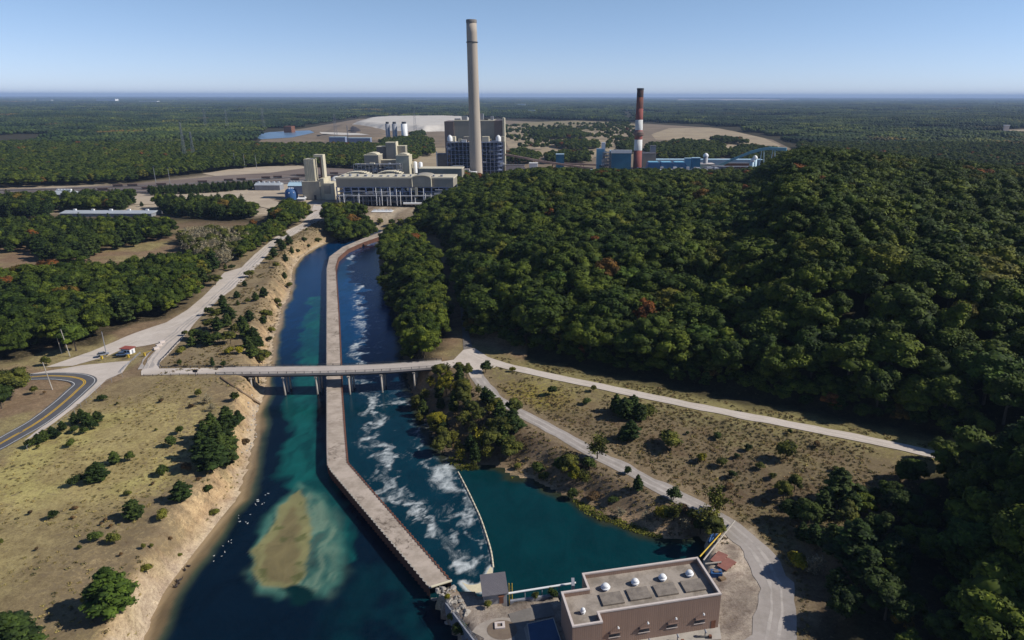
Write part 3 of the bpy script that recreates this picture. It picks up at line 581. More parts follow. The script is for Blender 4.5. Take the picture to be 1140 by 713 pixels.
def fence(name, pts, h, label, cat, m='steel_dark', gap=2.5, rails=(1.0,), r=.05, group=None, zf=Hs, part='post'):
    pts = resample(pts, gap); zz = [zf(*p[:2]) for p in pts]; f = thing(name, label, cat, (pts[0][0], pts[0][1], zz[0]), group)
    for p, z in list(zip(pts, zz))[:100]: MB().tube((p[0], p[1], z-.3), (p[0], p[1], z+h), r*1.6, r*1.6, 5).build(part, m, f)
    for k in rails: MB().path([(p[0], p[1], z+h*k) for p, z in zip(pts, zz)], r, 5).build('rail', m, f)
    return f
fence('handrail', [(p[0]+.1, p[1]) for p in pad_w[1:]], 1.1, 'thin grey handrail along the yard edge above the dark canal water', 'handrail', 'steel_grey', 2.5, (1.0, .5), .04, zf=lambda x, y: PADZ+.1)
qw = MB(); k = W([(568,670),(624,662)], PADZ); a, b = k; ang = math.atan2(b[1]-a[1], b[0]-a[0]); L = math.hypot(b[0]-a[0], b[1]-a[1])
qw.box(0, L, -.3, .3, WZ-2, PADZ+.3, Matrix.Translation((a[0], a[1], 0)) @ Matrix.Rotation(ang, 4, 'Z'))
tag(qw.build('quay_wall', 'steel_grey'), 'grey quay wall between the lake and the yard beside the small hut', 'quay wall')
# fish barrier across the outlet
br = thing('fish_barrier', 'curved floating fish barrier line with yellow foam caught along it, closing off the lake', 'floating barrier', (*boom[0], WZ))
bs = resample(smooth_line(boom), 1.6)
for i, (a, b) in enumerate(zip(bs, bs[1:])):
    if i < 100: MB().tube((a[0], a[1], WZ+.08), (a[0]*.12+b[0]*.88, a[1]*.12+b[1]*.88, WZ+.08), .26, .26, 8).build('float', 'cream', br, True)
MB().path([(p[0], p[1], WZ+.02) for p in bs], .07, 5).build('cable', 'steel_dark', br)
mat('scum', (.66,.58,.40), .9, .15, 1.5, bump=.1); fm = MB(); fp = [(x, y) for x, y in yfoam]
bm = bmesh.new(); f = bm.faces.new([bm.verts.new((p[0], p[1], WZ+.03)) for p in resample(smooth_line(fp+[fp[0]]), .6)[:-1]]); bmesh.ops.triangulate(bm, faces=[f])
for f in bm.faces:
    if f.normal.z < 0: f.normal_flip()
me = bpy.data.meshes.new('foam_mat'); bm.to_mesh(me); bm.free(); me.materials.append(MAT['scum']); tag(link(bpy.data.objects.new('foam', me)), 'thick cream foam trapped against the grey hut and barrier', 'foam', kind='stuff')
# ------------------------------------------------------------------ road bridge
ba, bb, bc = P(245,413.6), P(400,412.2), P(492,405.6); bl = resample(smooth_line([ba, bb, bc], 2), 3)
bridge = thing('road_bridge', 'long pale concrete road bridge crossing the whole canal on slim twin piles', 'bridge', (*P(380,412), 0))
def off(pts, s_):
    o = []
    for i, p in enumerate(pts):
        a, b = pts[max(0, i-1)], pts[min(len(pts)-1, i+1)]; L = math.hypot(b[0]-a[0], b[1]-a[1]); o.append((p[0]-(b[1]-a[1])/L*s_, p[1]+(b[0]-a[0])/L*s_))
    return o
def extr(name, pts, s0, s1, z0, z1, m, par):
    A, B = off(pts, s0), off(pts, s1); mb = MB()
    for i in range(len(pts)-1):
        a0, a1, b0, b1 = A[i], A[i+1], B[i], B[i+1]
        mb.quad((*a0, z1), (*a1, z1), (*b1, z1), (*b0, z1)); mb.quad((*b0, z0), (*b1, z0), (*a1, z0), (*a0, z0))
        mb.quad((*a0, z0), (*a1, z0), (*a1, z1), (*a0, z1)); mb.quad((*b1, z0), (*b0, z0), (*b0, z1), (*b1, z1))
    for i, rv_ in ((0, 0), (-1, 1)): mb.quad((*A[i], z0), (*A[i], z1), (*B[i], z1), (*B[i], z0))
    return mb.build(name, m, par)
mat('deck_mat', (.47,.415,.37), .9, 0, .15, (.38,.33,.29), .02)
extr('deck', bl, -4.0, 4.0, -.35, .22, 'deck_mat', bridge)
for s_ in (-3.2, -1.1, 1.1, 3.2): extr('girder', bl, s_-.2, s_+.2, -1.2, -.353, 'steel_dark', bridge)
for s_ in (-3.85, 3.85):
    extr('kerb', bl, s_-.18, s_+.18, .223, .45, 'concrete', bridge)
    ps = resample(off(bl, s_), 2.4)
    for p in ps[:50]: MB().box(p[0]-.09, p[0]+.09, p[1]-.09, p[1]+.09, -.1, 1.25).build('rail_post', 'steel_dark', bridge)
    MB().path([(p[0], p[1], 1.2) for p in ps], .07, 5).build('rail', 'steel_dark', bridge); MB().path([(p[0], p[1], .8) for p in ps], .05, 5).build('rail', 'steel_dark', bridge)
for px, py in ((282,414),(318,413.2),(354,412.8),(390,412.4),(426,410.5),(462,408)):
    x, y = P(px, py); zb = min(Hs(x, y), WZ)-1 if px != 282 else Hs(x, y-2)-1
    pr_ = MB().box(x-.5, x+.5, y-3.9, y+3.9, -1.75, -1.203).build('pier_cap', 'concrete', bridge)
    for dy in (-3.2, 0, 3.2): MB().tube((x, y+dy, zb), (x, y+dy, -1.753), .36, .36, 10).build('pile', 'concrete', bridge, True)
for i in (0, -1):
    x, y = bl[i]; MB().box(x-1, x+1, y-4.4, y+4.4, -3, -.36).build('abutment', 'concrete', bridge)
# drainage chute on the bank below the bridge
c0 = [(246,421),(256,428),(268,436),(280,444),(290,450)]; cp = [T(a, b) for a, b in c0]; ch = thing('drainage_chute', 'narrow wooden drainage chute running down the grassy bank under the bridge', 'chute', cp[0])
for s_ in (-.7, .7): MB().path([(p[0]+s_*.5, p[1]-s_*.8, p[2]+.3) for p in cp], .22, 6).build('side_rail', 'wood', ch)
MB().path([(p[0], p[1], p[2]+.05) for p in cp], .35, 4).build('channel', 'concrete_dark', ch)

# ------------------------------------------------------------------ pump house
ORI = Vector((PH[0][0], PH[0][1], 0)); ex = Vector((PH[1][0]-PH[0][0], PH[1][1]-PH[0][1], 0)).normalized(); ey = Vector((-ex.y, ex.x, 0)); ANG = math.atan2(ex.y, ex.x)
MP = Matrix.Translation((ORI.x, ORI.y, PADZ)) @ Matrix.Rotation(ANG, 4, 'Z')
def loc(p): d = Vector((p[0], p[1], 0))-ORI; return d.dot(ex), d.dot(ey)
lp = [loc(p) for p in PH]; Lx = (lp[1][0]+lp[2][0])/2; dn = (lp[2][1]+lp[3][1])/2; de = (lp[4][1]+lp[5][1])/2; xw = (lp[5][0]+lp[6][0])/2; xd = (lp[3][0]+lp[4][0])/2; xg = lp[7][0]/2; yg = (lp[6][1]+lp[7][1])/2
outl = [(xg, 0), (Lx, 0), (Lx, dn), (xd, dn), (xd, de), (xw, de), (xw, yg), (xg, yg)]
HT = 8.7; RZ = HT-1.1
ph = thing('pump_house', 'brown metal sided pump house with flat parapet roof at the end of the gravel yard', 'pump house', (0, 0, 0)); ph.matrix_world = MP; ph.location = MP.translation; ph.rotation_euler = (0, 0, ANG)
def part(mb, name, m, par=ph, smooth=False):
    o = mb.build(name, m, None, smooth); o.parent = par; return o
def inset(poly, d):
    n = len(poly); o = []
    for i in range(n):
        p, a, b = poly[i], poly[i-1], poly[(i+1) % n]
        e1 = Vector((p[0]-a[0], p[1]-a[1])).normalized(); e2 = Vector((b[0]-p[0], b[1]-p[1])).normalized()
        n1 = Vector((e1.y, -e1.x)); n2 = Vector((e2.y, -e2.x)); o.append((p[0]+(n1.x+n2.x)*d, p[1]+(n1.y+n2.y)*d))
    return o
inn = inset(outl, .33)
mb = MB(); n = len(outl)
for i in range(n):
    a, b = outl[i], outl[(i+1) % n]; c_, d_ = inn[i], inn[(i+1) % n]
    mb.quad((*b, -1), (*a, -1), (*a, HT), (*b, HT)); mb.quad((*c_, RZ-.3), (*d_, RZ-.3), (*d_, HT), (*c_, HT))
part(mb, 'wall', 'brown_siding')
cap = MB(); oc, ic = inset(outl, -.08), inset(outl, .38)
for i in range(n):
    a, b, c_, d_ = oc[i], oc[(i+1) % n], ic[i], ic[(i+1) % n]
    cap.quad((*b, HT+.22), (*a, HT+.22), (*c_, HT+.22), (*d_, HT+.22)); cap.quad((*b, HT-.12), (*a, HT-.12), (*a, HT+.22), (*b, HT+.22)); cap.quad((*c_, HT-.12), (*d_, HT-.12), (*d_, HT+.22), (*c_, HT+.22))
mat('coping_mat', (.60,.52,.47), .6, .1, .5); part(cap, 'parapet_coping', 'coping_mat')
mat('roof_gravel', (.35,.30,.25), .95, 0, .3, (.15,.125,.10), .04)
bm = bmesh.new(); f = bm.faces.new([bm.verts.new((*p, RZ)) for p in inn]); bmesh.ops.triangulate(bm, faces=[f])
for f in bm.faces:
    if f.normal.z < 0: f.normal_flip()
me = bpy.data.meshes.new('roof'); bm.to_mesh(me); bm.free(); me.materials.append(MAT['roof_gravel']); roof = link(bpy.data.objects.new('roof', me)); roof.parent = ph
def rloc(px, py, z=None):   # photo pixel -> pump house local at roof level
    p = P(px, py, PADZ+(RZ if z is None else z)); return loc(p)
mat('hatch_mat', (.24,.205,.17), .95, 0, .6, (.13,.11,.095), .04)
hx = [rloc(a, b) for a, b in [(681,667.5),(711,662),(741,657.5),(771.5,653)]]
for (x, y) in hx: o = MB().box(x-2.35, x+2.35, y-1.75, y+1.75, RZ, RZ+.38); o = part(o, 'roof_hatch', 'hatch_mat', roof)
for px, py, r in ((674,656,1.0),(707,650.5,.88),(737.5,645.5,.92),(767.5,641,.9),(649,683,.55)):
    x, y = rloc(px, py); v_ = part(MB().lathe((x, y, RZ), [(r*.75, 0), (r*.75, .35), (r*.55, .4)], 20), 'roof_vent', 'white_metal', roof, True)
    part(MB().lathe((x, y, RZ), [(r*1.02, .42), (r*1.05, .62), (r*.82, .74)], 20), 'vent_cowl', 'white_metal', v_); part(MB().lathe((x, y, RZ), [(r*.78, .76), (r*.82, 1.0), (r*.6, 1.25), (r*.2, 1.36)], 20), 'vent_dome', 'white_metal', v_, True)
for i, t in enumerate((.10, .36, .61, .86)):      # doors and lamps on the long yard side
    x = xd+1.0+(Lx-xd-2)*t
    d_ = part(MB().box(x-1.15, x+1.15, dn-.08, dn-.02, 2.1, 3.1), 'louvre', 'steel_dark'); part(MB().box(x-1.35, x+1.35, dn-.42, dn-.02, 3.13, 3.23), 'louvre_hood', 'brown_wall', d_)
    part(MB().box(x-1.3, x+1.3, dn-.16, dn-.085, 1.92, 2.07), 'louvre_sill', 'coping_mat', d_)
    lm_ = part(MB().tube((x+.6, dn-.02, 4.7), (x+.6, dn-.55, 4.9), .06), 'lamp_arm', 'steel_grey'); part(MB().tube((x+.6, dn-.55, 4.95), (x+.6, dn-.62, 4.6), .16, .26), 'wall_lamp', 'white_metal', lm_)
d_ = part(MB().box(Lx-1.7, Lx-.7, dn-.08, dn-.02, 0.05, 2.1), 'door', 'rust')
part(MB().box(xd-.1, xd+.1, dn-.12, dn-.02, 0, HT-.3), 'downpipe', 'brown_wall')
def at_ph(x, y, z=0): v_ = MP @ Vector((x, y, z)); return v_
for i, t in enumerate((.10, .36, .61, .86)):      # valve stands on the apron
    x = xd+1.6+(Lx-xd-2)*t; o = at_ph(x, dn-2.0); v_ = thing('valve_stand', f'rusty valve stand with handwheel on the apron, {["leftmost, nearest the step in the brown wall","second from the left","third from the left","rightmost, nearest the corner door"][i]}', 'valve', (o.x, o.y, PADZ+.1), 'valve stands along the pump house apron')
    MB().tube((o.x, o.y, PADZ+.1), (o.x, o.y, PADZ+1.5), .16).build('stem', 'concrete', v_); MB().tube((o.x-.1, o.y, PADZ+1.5), (o.x+.1, o.y, PADZ+1.62), .42).build('handwheel', 'steel_grey', v_)
    MB().tube((o.x-1.7, o.y-.2, PADZ+.45), (o.x+.9, o.y-.2, PADZ+.45), .13).build('pipe', 'concrete_dark', v_); MB().box(o.x+.7, o.x+1.3, o.y-.6, o.y, PADZ+.1, PADZ+.75).build('valve_box', 'rust', v_)
# small hut
hc = [P(a, b, PADZ) for a, b in [(539,674.5),(564.5,671)]]; ha = math.atan2(hc[1][1]-hc[0][1], hc[1][0]-hc[0][0]); hw = math.hypot(hc[1][0]-hc[0][0], hc[1][1]-hc[0][1]); hd = 5.0
hut = thing('equipment_hut', 'small grey metal hut with lean-to ribbed roof between foam and yard', 'hut', (hc[0][0], hc[0][1], PADZ)); hut.rotation_euler.z = ha
HP = lambda mb, n_, m_, par=hut: part(mb, n_, m_, par)
z0h, z1h = 2.7, 3.9
mb = MB(); mb.v = [(0,0,-4.5),(hw,0,-4.5),(hw,hd,-4.5),(0,hd,-4.5),(0,0,z0h),(hw,0,z0h),(hw,hd,z1h),(0,hd,z1h)]; mb.f = [(0,1,5,4),(1,2,6,5),(2,3,7,6),(3,0,4,7),(4,5,6,7)]; HP(mb, 'wall', 'grey_siding')
mb = MB(); e_ = .35; mb.v = [(-e_,-e_,z0h-.05),(hw+e_,-e_,z0h-.05),(hw+e_,hd+e_,z1h+.12),(-e_,hd+e_,z1h+.12)]+[(-e_,-e_,z0h+.12),(hw+e_,-e_,z0h+.12),(hw+e_,hd+e_,z1h+.29),(-e_,hd+e_,z1h+.29)]; mb.f = [(3,2,1,0),(4,5,6,7),(0,1,5,4),(1,2,6,5),(2,3,7,6),(3,0,4,7)]; HP(mb, 'roof', 'hut_roof')
HP(MB().box(hw*.66, hw*.66+.95, -.07, -.01, 0, 2.1), 'door', 'rust'); HP(MB().box(hw*.62, hw*.62+1.3, -.7, -.02, 2.2, 2.3), 'door_hood', 'rust')
# rails, pipes and odds and ends
a, b = P(565,661,PADZ+1.3), P(641,649,PADZ+1.3); f = thing('pipe_boom', 'long white pipe carried over the water from the hut to the brown pump house', 'pipe', (a[0], a[1], PADZ+1))
MB().tube((a[0], a[1], PADZ+1.3), (b[0], b[1], PADZ+1.3), .24).build('pipe', 'white_metal', f)
for t in (.25, .5, .75): x, y = mid(a, b, t); MB().tube((x, y, WZ-1), (x, y, PADZ+1.1), .12).build('support_post', 'steel_grey', f)
a, b = P(638,657,PADZ+2), P(641,648,PADZ+2); tag(MB().box(a[0]-.35, a[0]+.35, a[1]-.3, a[1]+2.4, WZ, PADZ+3.4).build('water_gauge', 'steel_grey'), 'upright grey gauge box at the back corner of the pump house', 'gauge')
a = P(566.5,664,PADZ); g = thing('access_ladder', 'yellow ladder frame on the lake side of the grey hut', 'ladder', (a[0], a[1], PADZ))
for s_ in (0, .7): MB().tube((a[0]+s_, a[1]+1.2, WZ-1), (a[0]+s_, a[1]+1.2, PADZ+2.6), .09).build('rail', 'yellow', g)
for k in range(12): MB().tube((a[0], a[1]+1.2, WZ+.3+k*.5), (a[0]+.7, a[1]+1.2, WZ+.3+k*.5), .05).build('rung', 'yellow', g)
def beam(name, p0, p1, r, m, label, cat, z=.5, z1=None):
    x0, y0 = P(*p0, PADZ+z); x1, y1 = P(*p1, PADZ+(z1 or z)); return tag(MB().tube((x0, y0, PADZ+z), (x1, y1, PADZ+(z1 or z)), r, r, 10).build(name, m), label, cat)
beam('boom_pipe', (783,624), (818,580), .2, 'concrete', 'long white boom pipe leaning up the bank behind the pump house', 'pipe', .9, 1.4)
beam('boom_pipe', (779,620), (806,590), .17, 'yellow', 'yellow boom pipe lying alongside the white one behind the pump house', 'pipe', .8, 1.2)
for i, (p0, p1) in enumerate((((789,604),(793,594)), ((791.5,605),(796,594)), ((794,605),(798,595)))): beam('float_tube', p0, p1, .3, 'deep_blue', f'blue float tube by the lake corner, {["left","middle","right"][i]} one of three side by side', 'float', .3)
beam('steel_beam', (785,628), (803,626), .22, 'concrete', 'pale beam lying from the pump house corner to the rusty plates', 'beam', .6)
for (px, py, rz, lb) in ((800.5,622,.9,'rusty brown steel plate nearer the pump house wall'), (809,629,.75,'rusty red steel plate lying farther from the pump house, beside the track')):
    x, y = P(px, py, PADZ+.3); o = thing('steel_plate', lb, 'steel plate', (x, y, PADZ)); o.rotation_euler.z = rz
    part(MB().box(-2.3, 2.3, -1.3, 1.3, .45, .6), 'plate', mat('plate_red', (.30,.13,.10), .7, .3, .5), o); [part(MB().box(k-.12, k+.12, -1.25, 1.25, 0, .447), 'bearer', 'wood', o) for k in (-1.8, 0, 1.8)]
x, y = P(797,641,PADZ); o = thing('skip_bin', 'dark blue open bin heaped with scrap by the pump house corner', 'bin', (x, y, PADZ)); mb = MB(); mb.prism([(x-1.4,y-.8),(x+1.3,y-.9),(x+1.4,y+.9),(x-1.2,y+.9)], PADZ, PADZ+1.2); mb.build('body', 'deep_blue', o)
MB().tube((x-1, y+.2, PADZ+1.25), (x+1.3, y-.4, PADZ+1.5), .15).build('scrap', 'steel_grey', o); MB().box(x-.6, x+.5, y-.5, y+.5, PADZ+1.2, PADZ+1.4).build('scrap', 'wood', o)
x, y = P(804,645,PADZ); tag(MB().box(x-.8, x+.7, y-.6, y+.6, Hs(x, y)-.1, PADZ+.5, rz=.5, o=(x, y)).build('pallet', 'wood'), 'small tan pallet on the ground right of the blue bin', 'pallet')
x, y = P(556.5,697.5,PADZ); o = thing('manhole_surround', 'square pale concrete frame around a hole in the middle of the turning circle', 'manhole', (x, y, PADZ)); o.rotation_euler.z = .12
for q in ((-1.1,1.1,-.95,-.5),(-1.1,1.1,.5,.95),(-1.1,-.55,-.497,.497),(.55,1.1,-.497,.497)): part(MB().box(*q, -.1, .45), 'kerb', 'coping_mat', o)
part(MB().box(-.54, .54, -.49, .49, 0, .15), 'cover', 'dirt_brown', o)
tp = [P(a, b, PADZ+.4) for a, b in [(587,694.5),(616,688),(632,735),(594,740)]]
o = thing('settling_tank', 'flat blue lined tank on the yard beside the pump house, half in its shadow', 'tank', (*tp[0], PADZ)); MB().prism(tp, PADZ-.2, PADZ+.32).build('liner', mat('liner_blue', (.035,.085,.17), .5, .25, .3), o)
MB().path([(p[0], p[1], PADZ+.36) for p in tp+[tp[0]]], .12, 6).build('rim', 'concrete', o)
# guard shack and gate furniture
gx, gy = P(143,393.5); o = thing('guard_shack', 'small white gate cabin with red roof on the island between the gravel roads', 'gatehouse', (gx, gy, 0)); o.rotation_euler.z = -.15
o.scale = (.8, .8, .8); part(MB().box(-2.6, 2.6, -1.8, 1.8, 0, 2.9), 'wall', 'white_metal', o); part(MB().box(-3.1, 3.1, -2.3, 2.3, 2.903, 3.25), 'roof', mat('roof_red', (.30,.08,.055), .6, .2, .5), o)
for x in (-1.7, 0, 1.7): w_ = part(MB().box(x-.6, x+.6, -1.86, -1.803, 1.1, 2.1), 'window', 'glass_dark', o)
part(MB().box(2.603, 2.66, -.5, .5, 0, 2.1), 'door', 'steel_grey', o)
def car(px, py, rz, m, label, z=0):
    x, y = P(px, py, z); o = thing('parked_car', label, 'car', (x, y, max(z, Hs(x, y))+.16)); o.rotation_euler.z = rz
    b_ = MB(); b_.v = [(-2.2,-.9,.3),(2.2,-.9,.3),(2.2,.9,.3),(-2.2,.9,.3),(-2.25,-.88,.85),(2.15,-.85,.75),(2.15,.85,.75),(-2.25,.88,.85)]; b_.f = [(3,2,1,0),(4,5,6,7),(0,1,5,4),(1,2,6,5),(2,3,7,6),(3,0,4,7)]; part(b_, 'body', m, o)
    b_ = MB(); b_.v = [(-1.9,-.8,.853),(1.0,-.8,.82),(1.0,.8,.82),(-1.9,.8,.853),(-1.5,-.65,1.45),(.4,-.65,1.45),(.4,.65,1.45),(-1.5,.65,1.45)]; b_.f = [(4,5,6,7),(0,1,5,4),(1,2,6,5),(2,3,7,6),(3,0,4,7)]; part(b_, 'cabin', 'glass_dark', o)
    part(MB().box(-1.45, .35, -.62, .62, 1.453, 1.5), 'roof', m, o)
    for sx in (-1.35, 1.4):
        for sy in (-.93, .93): part(MB().tube((sx, sy-.1, .33), (sx, sy+.1, .33), .33, .33, 12), 'wheel', 'steel_dark', o)
mat('car_blue', (.10,.16,.28), .3, .1, 1); mat('car_white', (.75,.75,.75), .3, .1, 1)
car(137,396,.2,'car_blue','blue grey car parked on the left side of the red roofed gate cabin'); car(115,396,.6,'steel_grey','grey car on the dirt left of the gate cabin, by the thin pole')
for i, (px, py) in enumerate(((174,389),(177,385.5),(180.5,382))):
    x, y = P(px, py); tag(MB().box(x-.6, x+.6, y-1.1, y+1.1, 0, 1.0, rz=-.6, o=(x, y)).build('concrete_block', 'coping_mat'), f'pale concrete road block on the roadside strip, {["nearest","middle","farthest"][i]} of three in a row', 'road block', 'concrete blocks on the roadside strip')
for i, (px, py) in enumerate(((113.5,400),(143,398.5),(161,396.5))):
    x, y = P(px, py); o = thing('gate_barrier', f'yellow {["gate post by the grey car","barrier box below the gate cabin","gate barrier on the strip right of the cabin"][i]}', 'barrier', (x, y, 0)); MB().box(x-.35, x+.35, y-.3, y+.3, 0, 1.4).build('post', 'yellow', o); MB().tube((x, y, 1.2), (x+2.4, y+1.6, 1.9 if i == 2 else 1.3), .09).build('arm', 'yellow', o)
fence('guard_rail', [P(a, b) for a, b in [(262,409.6),(220,409.6),(180,409.6),(177,406),(179,402),(188,393),(199,381.5),(204,376)]], .85, 'dark steel guardrail curving from the bridge around the grassy corner up the gravel road', 'guardrail', 'steel_dark', 2.6, (.95, .6), .08)
fence('guard_rail', [P(a, b) for a, b in [(262,417.6),(220,417.8),(160,418)]], .85, 'low guardrail along the near edge of the bridge approach beside the dry field', 'guardrail', 'steel_dark', 3, (.95,), .06)
fence('guard_rail', [P(a, b) for a, b in [(134,413.5),(140,407),(148,400),(156,393)]], .9, 'grey barrier fence on the diagonal strip between the two gravel roads', 'guardrail', 'steel_grey', 2.2, (.95, .5), .08)
fence('guard_rail', [P(a, b) for a, b in [(492,410.5),(507,409),(515,412),(522,424)]], .8, 'dark guardrail at the far right end of the bridge', 'guardrail', 'steel_dark', 2.4, (.95,), .07)
fence('chain_fence', [P(a, b) for a, b in [(30,499),(60,478),(90,452),(112,431),(136,418)]], 1.8, 'thin field fence between the paved road and the dry grass field', 'fence', 'steel_grey', 4, (1.0,), .035)
def pole(px, py, h, label, lean=0, arm=True, m='wood'):
    x, y, z = T(px, py); o = thing('utility_pole', label, 'utility pole', (x, y, z)); MB().tube((x, y, z-.5), (x+lean, y, z+h), .2, .13, 8).build('pole', m, o)
    if arm: MB().box(x+lean-1.3, x+lean+1.3, y-.08, y+.08, z+h-.9, z+h-.7).build('crossarm', m, o)
pole(78,397,12,'grey utility pole leaning slightly left in front of the dark woods',-1.3,False,'concrete'); pole(69,394,7,'short grey pole just left of the leaning one by the dark woods',-.5,False,'concrete')
pole(58.5,434,11,'pale lamp pole standing by the inside of the paved road bend',-1.2,False,'concrete'); pole(119,397,11,'thin pole by the grey car at the gate',0,False,'steel_grey')
x, y = T(218,419)[:2]; tag(MB().tube((x, y, -.2), (x, y, 2.2), .12).box(x-.9, x+.9, y-.1, y+.1, 1.5, 2.6).build('road_sign', 'steel_dark'), 'small dark sign beside the bridge approach above the field', 'road sign')
# water birds
def bird_mesh(mn):
    mb = MB(); mb.lathe((0, 0, 0), [(.02, -.02), (.16, .0), (.24, .1), (.2, .22), (.05, .28)], 8)
    for i, v_ in enumerate(mb.v): mb.v[i] = (v_[0]*1.9, v_[1]*.9, v_[2])
    mb.tube((.32, 0, .2), (.45, 0, .42), .07, .06, 6); mb.tube((.42, 0, .42), (.6, 0, .42), .09, .03, 6); mb.tube((-.35, 0, .18), (-.62, 0, .25), .12, .03, 6)
    me = bpy.data.meshes.new('bird'); me.from_pydata(mb.v, [], mb.f); me.materials.append(MAT[mn]); return me
bw, bd = bird_mesh('bird_white'), bird_mesh('bird_dark'); rb = random.Random(5)
for i in range(26):
    t = rb.random(); px = 236+60*t+rb.uniform(-5, 5); py = 622-70*t+rb.uniform(-8, 8); x, y = P(px, py, WZ)
    o = link(bpy.data.objects.new('gull', bw)); o.location = (x, y, WZ); s_ = rb.uniform(.35, .6); o.scale = (s_,)*3; o.rotation_euler.z = rb.uniform(0, 6)
    tag(o, 'white gull resting on the dark water near the left sandy shore', 'bird', 'gulls floating off the left shore')
for i, (px, py) in enumerate(((195,654),(197,652),(199,649.5),(201,646),(206,635),(210,631),(198,647.5))):
    x, y = P(px, py, WZ); o = link(bpy.data.objects.new('goose', bd)); o.location = (x, y, max(Hs(x, y), WZ)+.02); o.scale = (1.3,)*3; o.rotation_euler.z = rb.uniform(0, 6)
    tag(o, 'dark goose in the brown shallows along the sandy beach', 'bird', 'geese in the shallows')
# ------------------------------------------------------------------ the power stations
def XZ(px, py, D): return Q(px, py, D)
def bx(mb, x0, x1, yt, D, dep, yb=None, z0=0.0):
    ym = yt if yb is None else (yt+yb)/2
    X0, X1 = XZ(x0, ym, D)[0], XZ(x1, ym, D)[0]; zt = XZ((x0+x1)/2, yt, D)[1]; zb = z0 if yb is None else XZ((x0+x1)/2, yb, D)[1]
    mb.box(X0, X1, D, D+dep, zb, zt); return X0, X1, zb, zt
def building(name, label, cat, x0, x1, yt, D, dep, m, roofm='roof_grey', yb=None, group=None, z0=0.0, roof=True):
    X0 = XZ(x0, yt, D)[0]; o = thing(name, label, cat, (X0, D, z0), group); mb = MB(); r = bx(mb, x0, x1, yt, D, dep, yb, z0); mb.build('wall', m, o)
    if roof: MB().box(r[0]-.3, r[1]+.3, D-.3, D+dep+.3, r[3]+.003, r[3]+.8).build('roof', roofm, o)
    return o, r
def frame(o, X0, X1, D, dep, z0, z1, nx, nz, m='steel_blue', r=.55, name='steel_frame', fill=None):
    mb = MB()
    for i in range(nx+1):
        x = X0+(X1-X0)*i/nx
        for y in (D, D+dep): mb.box(x-r, x+r, y-r, y+r, z0, z1)
    for k in range(1, nz+1):
        z = z0+(z1-z0)*k/nz
        for y in (D, D+dep): mb.box(X0-.1, X1+.1, y-r*.75, y+r*.75, z-r*1.1, z)
        mb.box(X0+r, X1-r, D+r, D+dep-r, z-.35, z-.2)
    for i in range(0, nx, 2):
        k = (i//2) % nz; xa, xb = X0+(X1-X0)*i/nx, X0+(X1-X0)*(i+1)/nx; za, zb = z0+(z1-z0)*k/nz, z0+(z1-z0)*(k+1)/nz
        mb.tube((xa, D-.3, za), (xb, D-.3, zb), r*.45, r*.45, 4)
    return mb.build(name, m, o)
rg = random.Random(21)
def clutter(o, X0, X1, D, dep, z0, z1, n, mats=('steel_grey','steel_dark','cream','white_metal'), name='equipment'):
    for k, mm in enumerate(mats):
        mb = MB()
        for _ in range(n//len(mats)):
            x, y, z = rg.uniform(X0, X1), rg.uniform(D+1, D+dep-1), rg.uniform(z0, z1); s_ = rg.uniform(.8, 3.2)
            if rg.random() < .5: mb.box(x-s_, x+s_, y-s_*.6, y+s_*.6, z, z+s_*rg.uniform(.5, 1.4))
            else: mb.tube((x-s_*2, y, z), (x+s_*2, y, z), s_*.3, s_*.3, 8)
        mb.build(name, mm, o)
siding('cream_siding', (.60,.54,.39), 2.0); siding('tan_siding', (.33,.295,.235), 3.0, (.30,.27,.215)); siding('tan_dark', (.20,.15,.13), 3.0); siding('teal_siding', (.02,.16,.27), 2.5); siding('light_siding', (.40,.36,.28), 3.0)
# -- long front building with open steel frame
D0 = 690; o = thing('turbine_hall', 'long tan turbine hall with arched bay raised over an open blue grey steel frame', 'turbine hall', (XZ(372,230,D0)[0], D0, 0))
X0, X1 = XZ(373,215,D0)[0], XZ(505,215,D0)[0]; zf = XZ(440,208.5,D0)[1]; zt = XZ(440,199.5,D0)[1]
MB().box(X0+2, X1, D0, D0+30, zf, zt).build('wall', 'tan_siding', o); MB().box(X0+1.4, X1+.5, D0-.5, D0+30.5, zt+.003, zt+1.6).build('roof', 'cream', o)
xa, xb = XZ(459,200,D0)[0], XZ(480,200,D0)[0]; zc = XZ(470,195.2,D0)[1]; mb = MB(); n = 10
pr_ = [(xa, zf+.5)]+[(xa+(xb-xa)*(.5-.5*math.cos(math.pi*i/n)), zt-.5+(zc-zt+.5)*math.sin(math.pi*i/n)**.6) for i in range(n+1)]+[(xb, zf+.5)]
k = len(pr_); mb.v = [(x, D0-1.5, z) for x, z in pr_]+[(x, D0+26, z) for x, z in pr_]; mb.f = [tuple(range(k-1, -1, -1))]+[(i, (i+1) % k, k+(i+1) % k, k+i) for i in range(k)]; mb.build('arched_bay', 'light_siding', o)
mb = MB(); [mb.tube((a[0], D0-1.7, a[1]), (b[0], D0-1.7, b[1]), .7, .7, 5) for a, b in zip(pr_, pr_[1:])]; mb.build('bay_trim', 'cream', o)
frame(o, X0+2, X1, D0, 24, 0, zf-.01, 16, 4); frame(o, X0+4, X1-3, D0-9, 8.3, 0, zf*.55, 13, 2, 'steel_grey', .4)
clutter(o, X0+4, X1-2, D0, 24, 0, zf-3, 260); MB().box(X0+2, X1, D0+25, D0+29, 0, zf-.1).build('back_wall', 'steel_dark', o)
MB().box(XZ(463,220,D0)[0], XZ(464.5,220,D0)[0]+1, D0-2.5, D0-.8, 0, zf).build('cream_tower', 'cream', o)
mb = MB(); mb.path([(X0+70, D0-10, 2), (X0+96, D0-10, 2)], 1.2, 8); mb.build('duct', 'white_metal', o)
mb = MB()
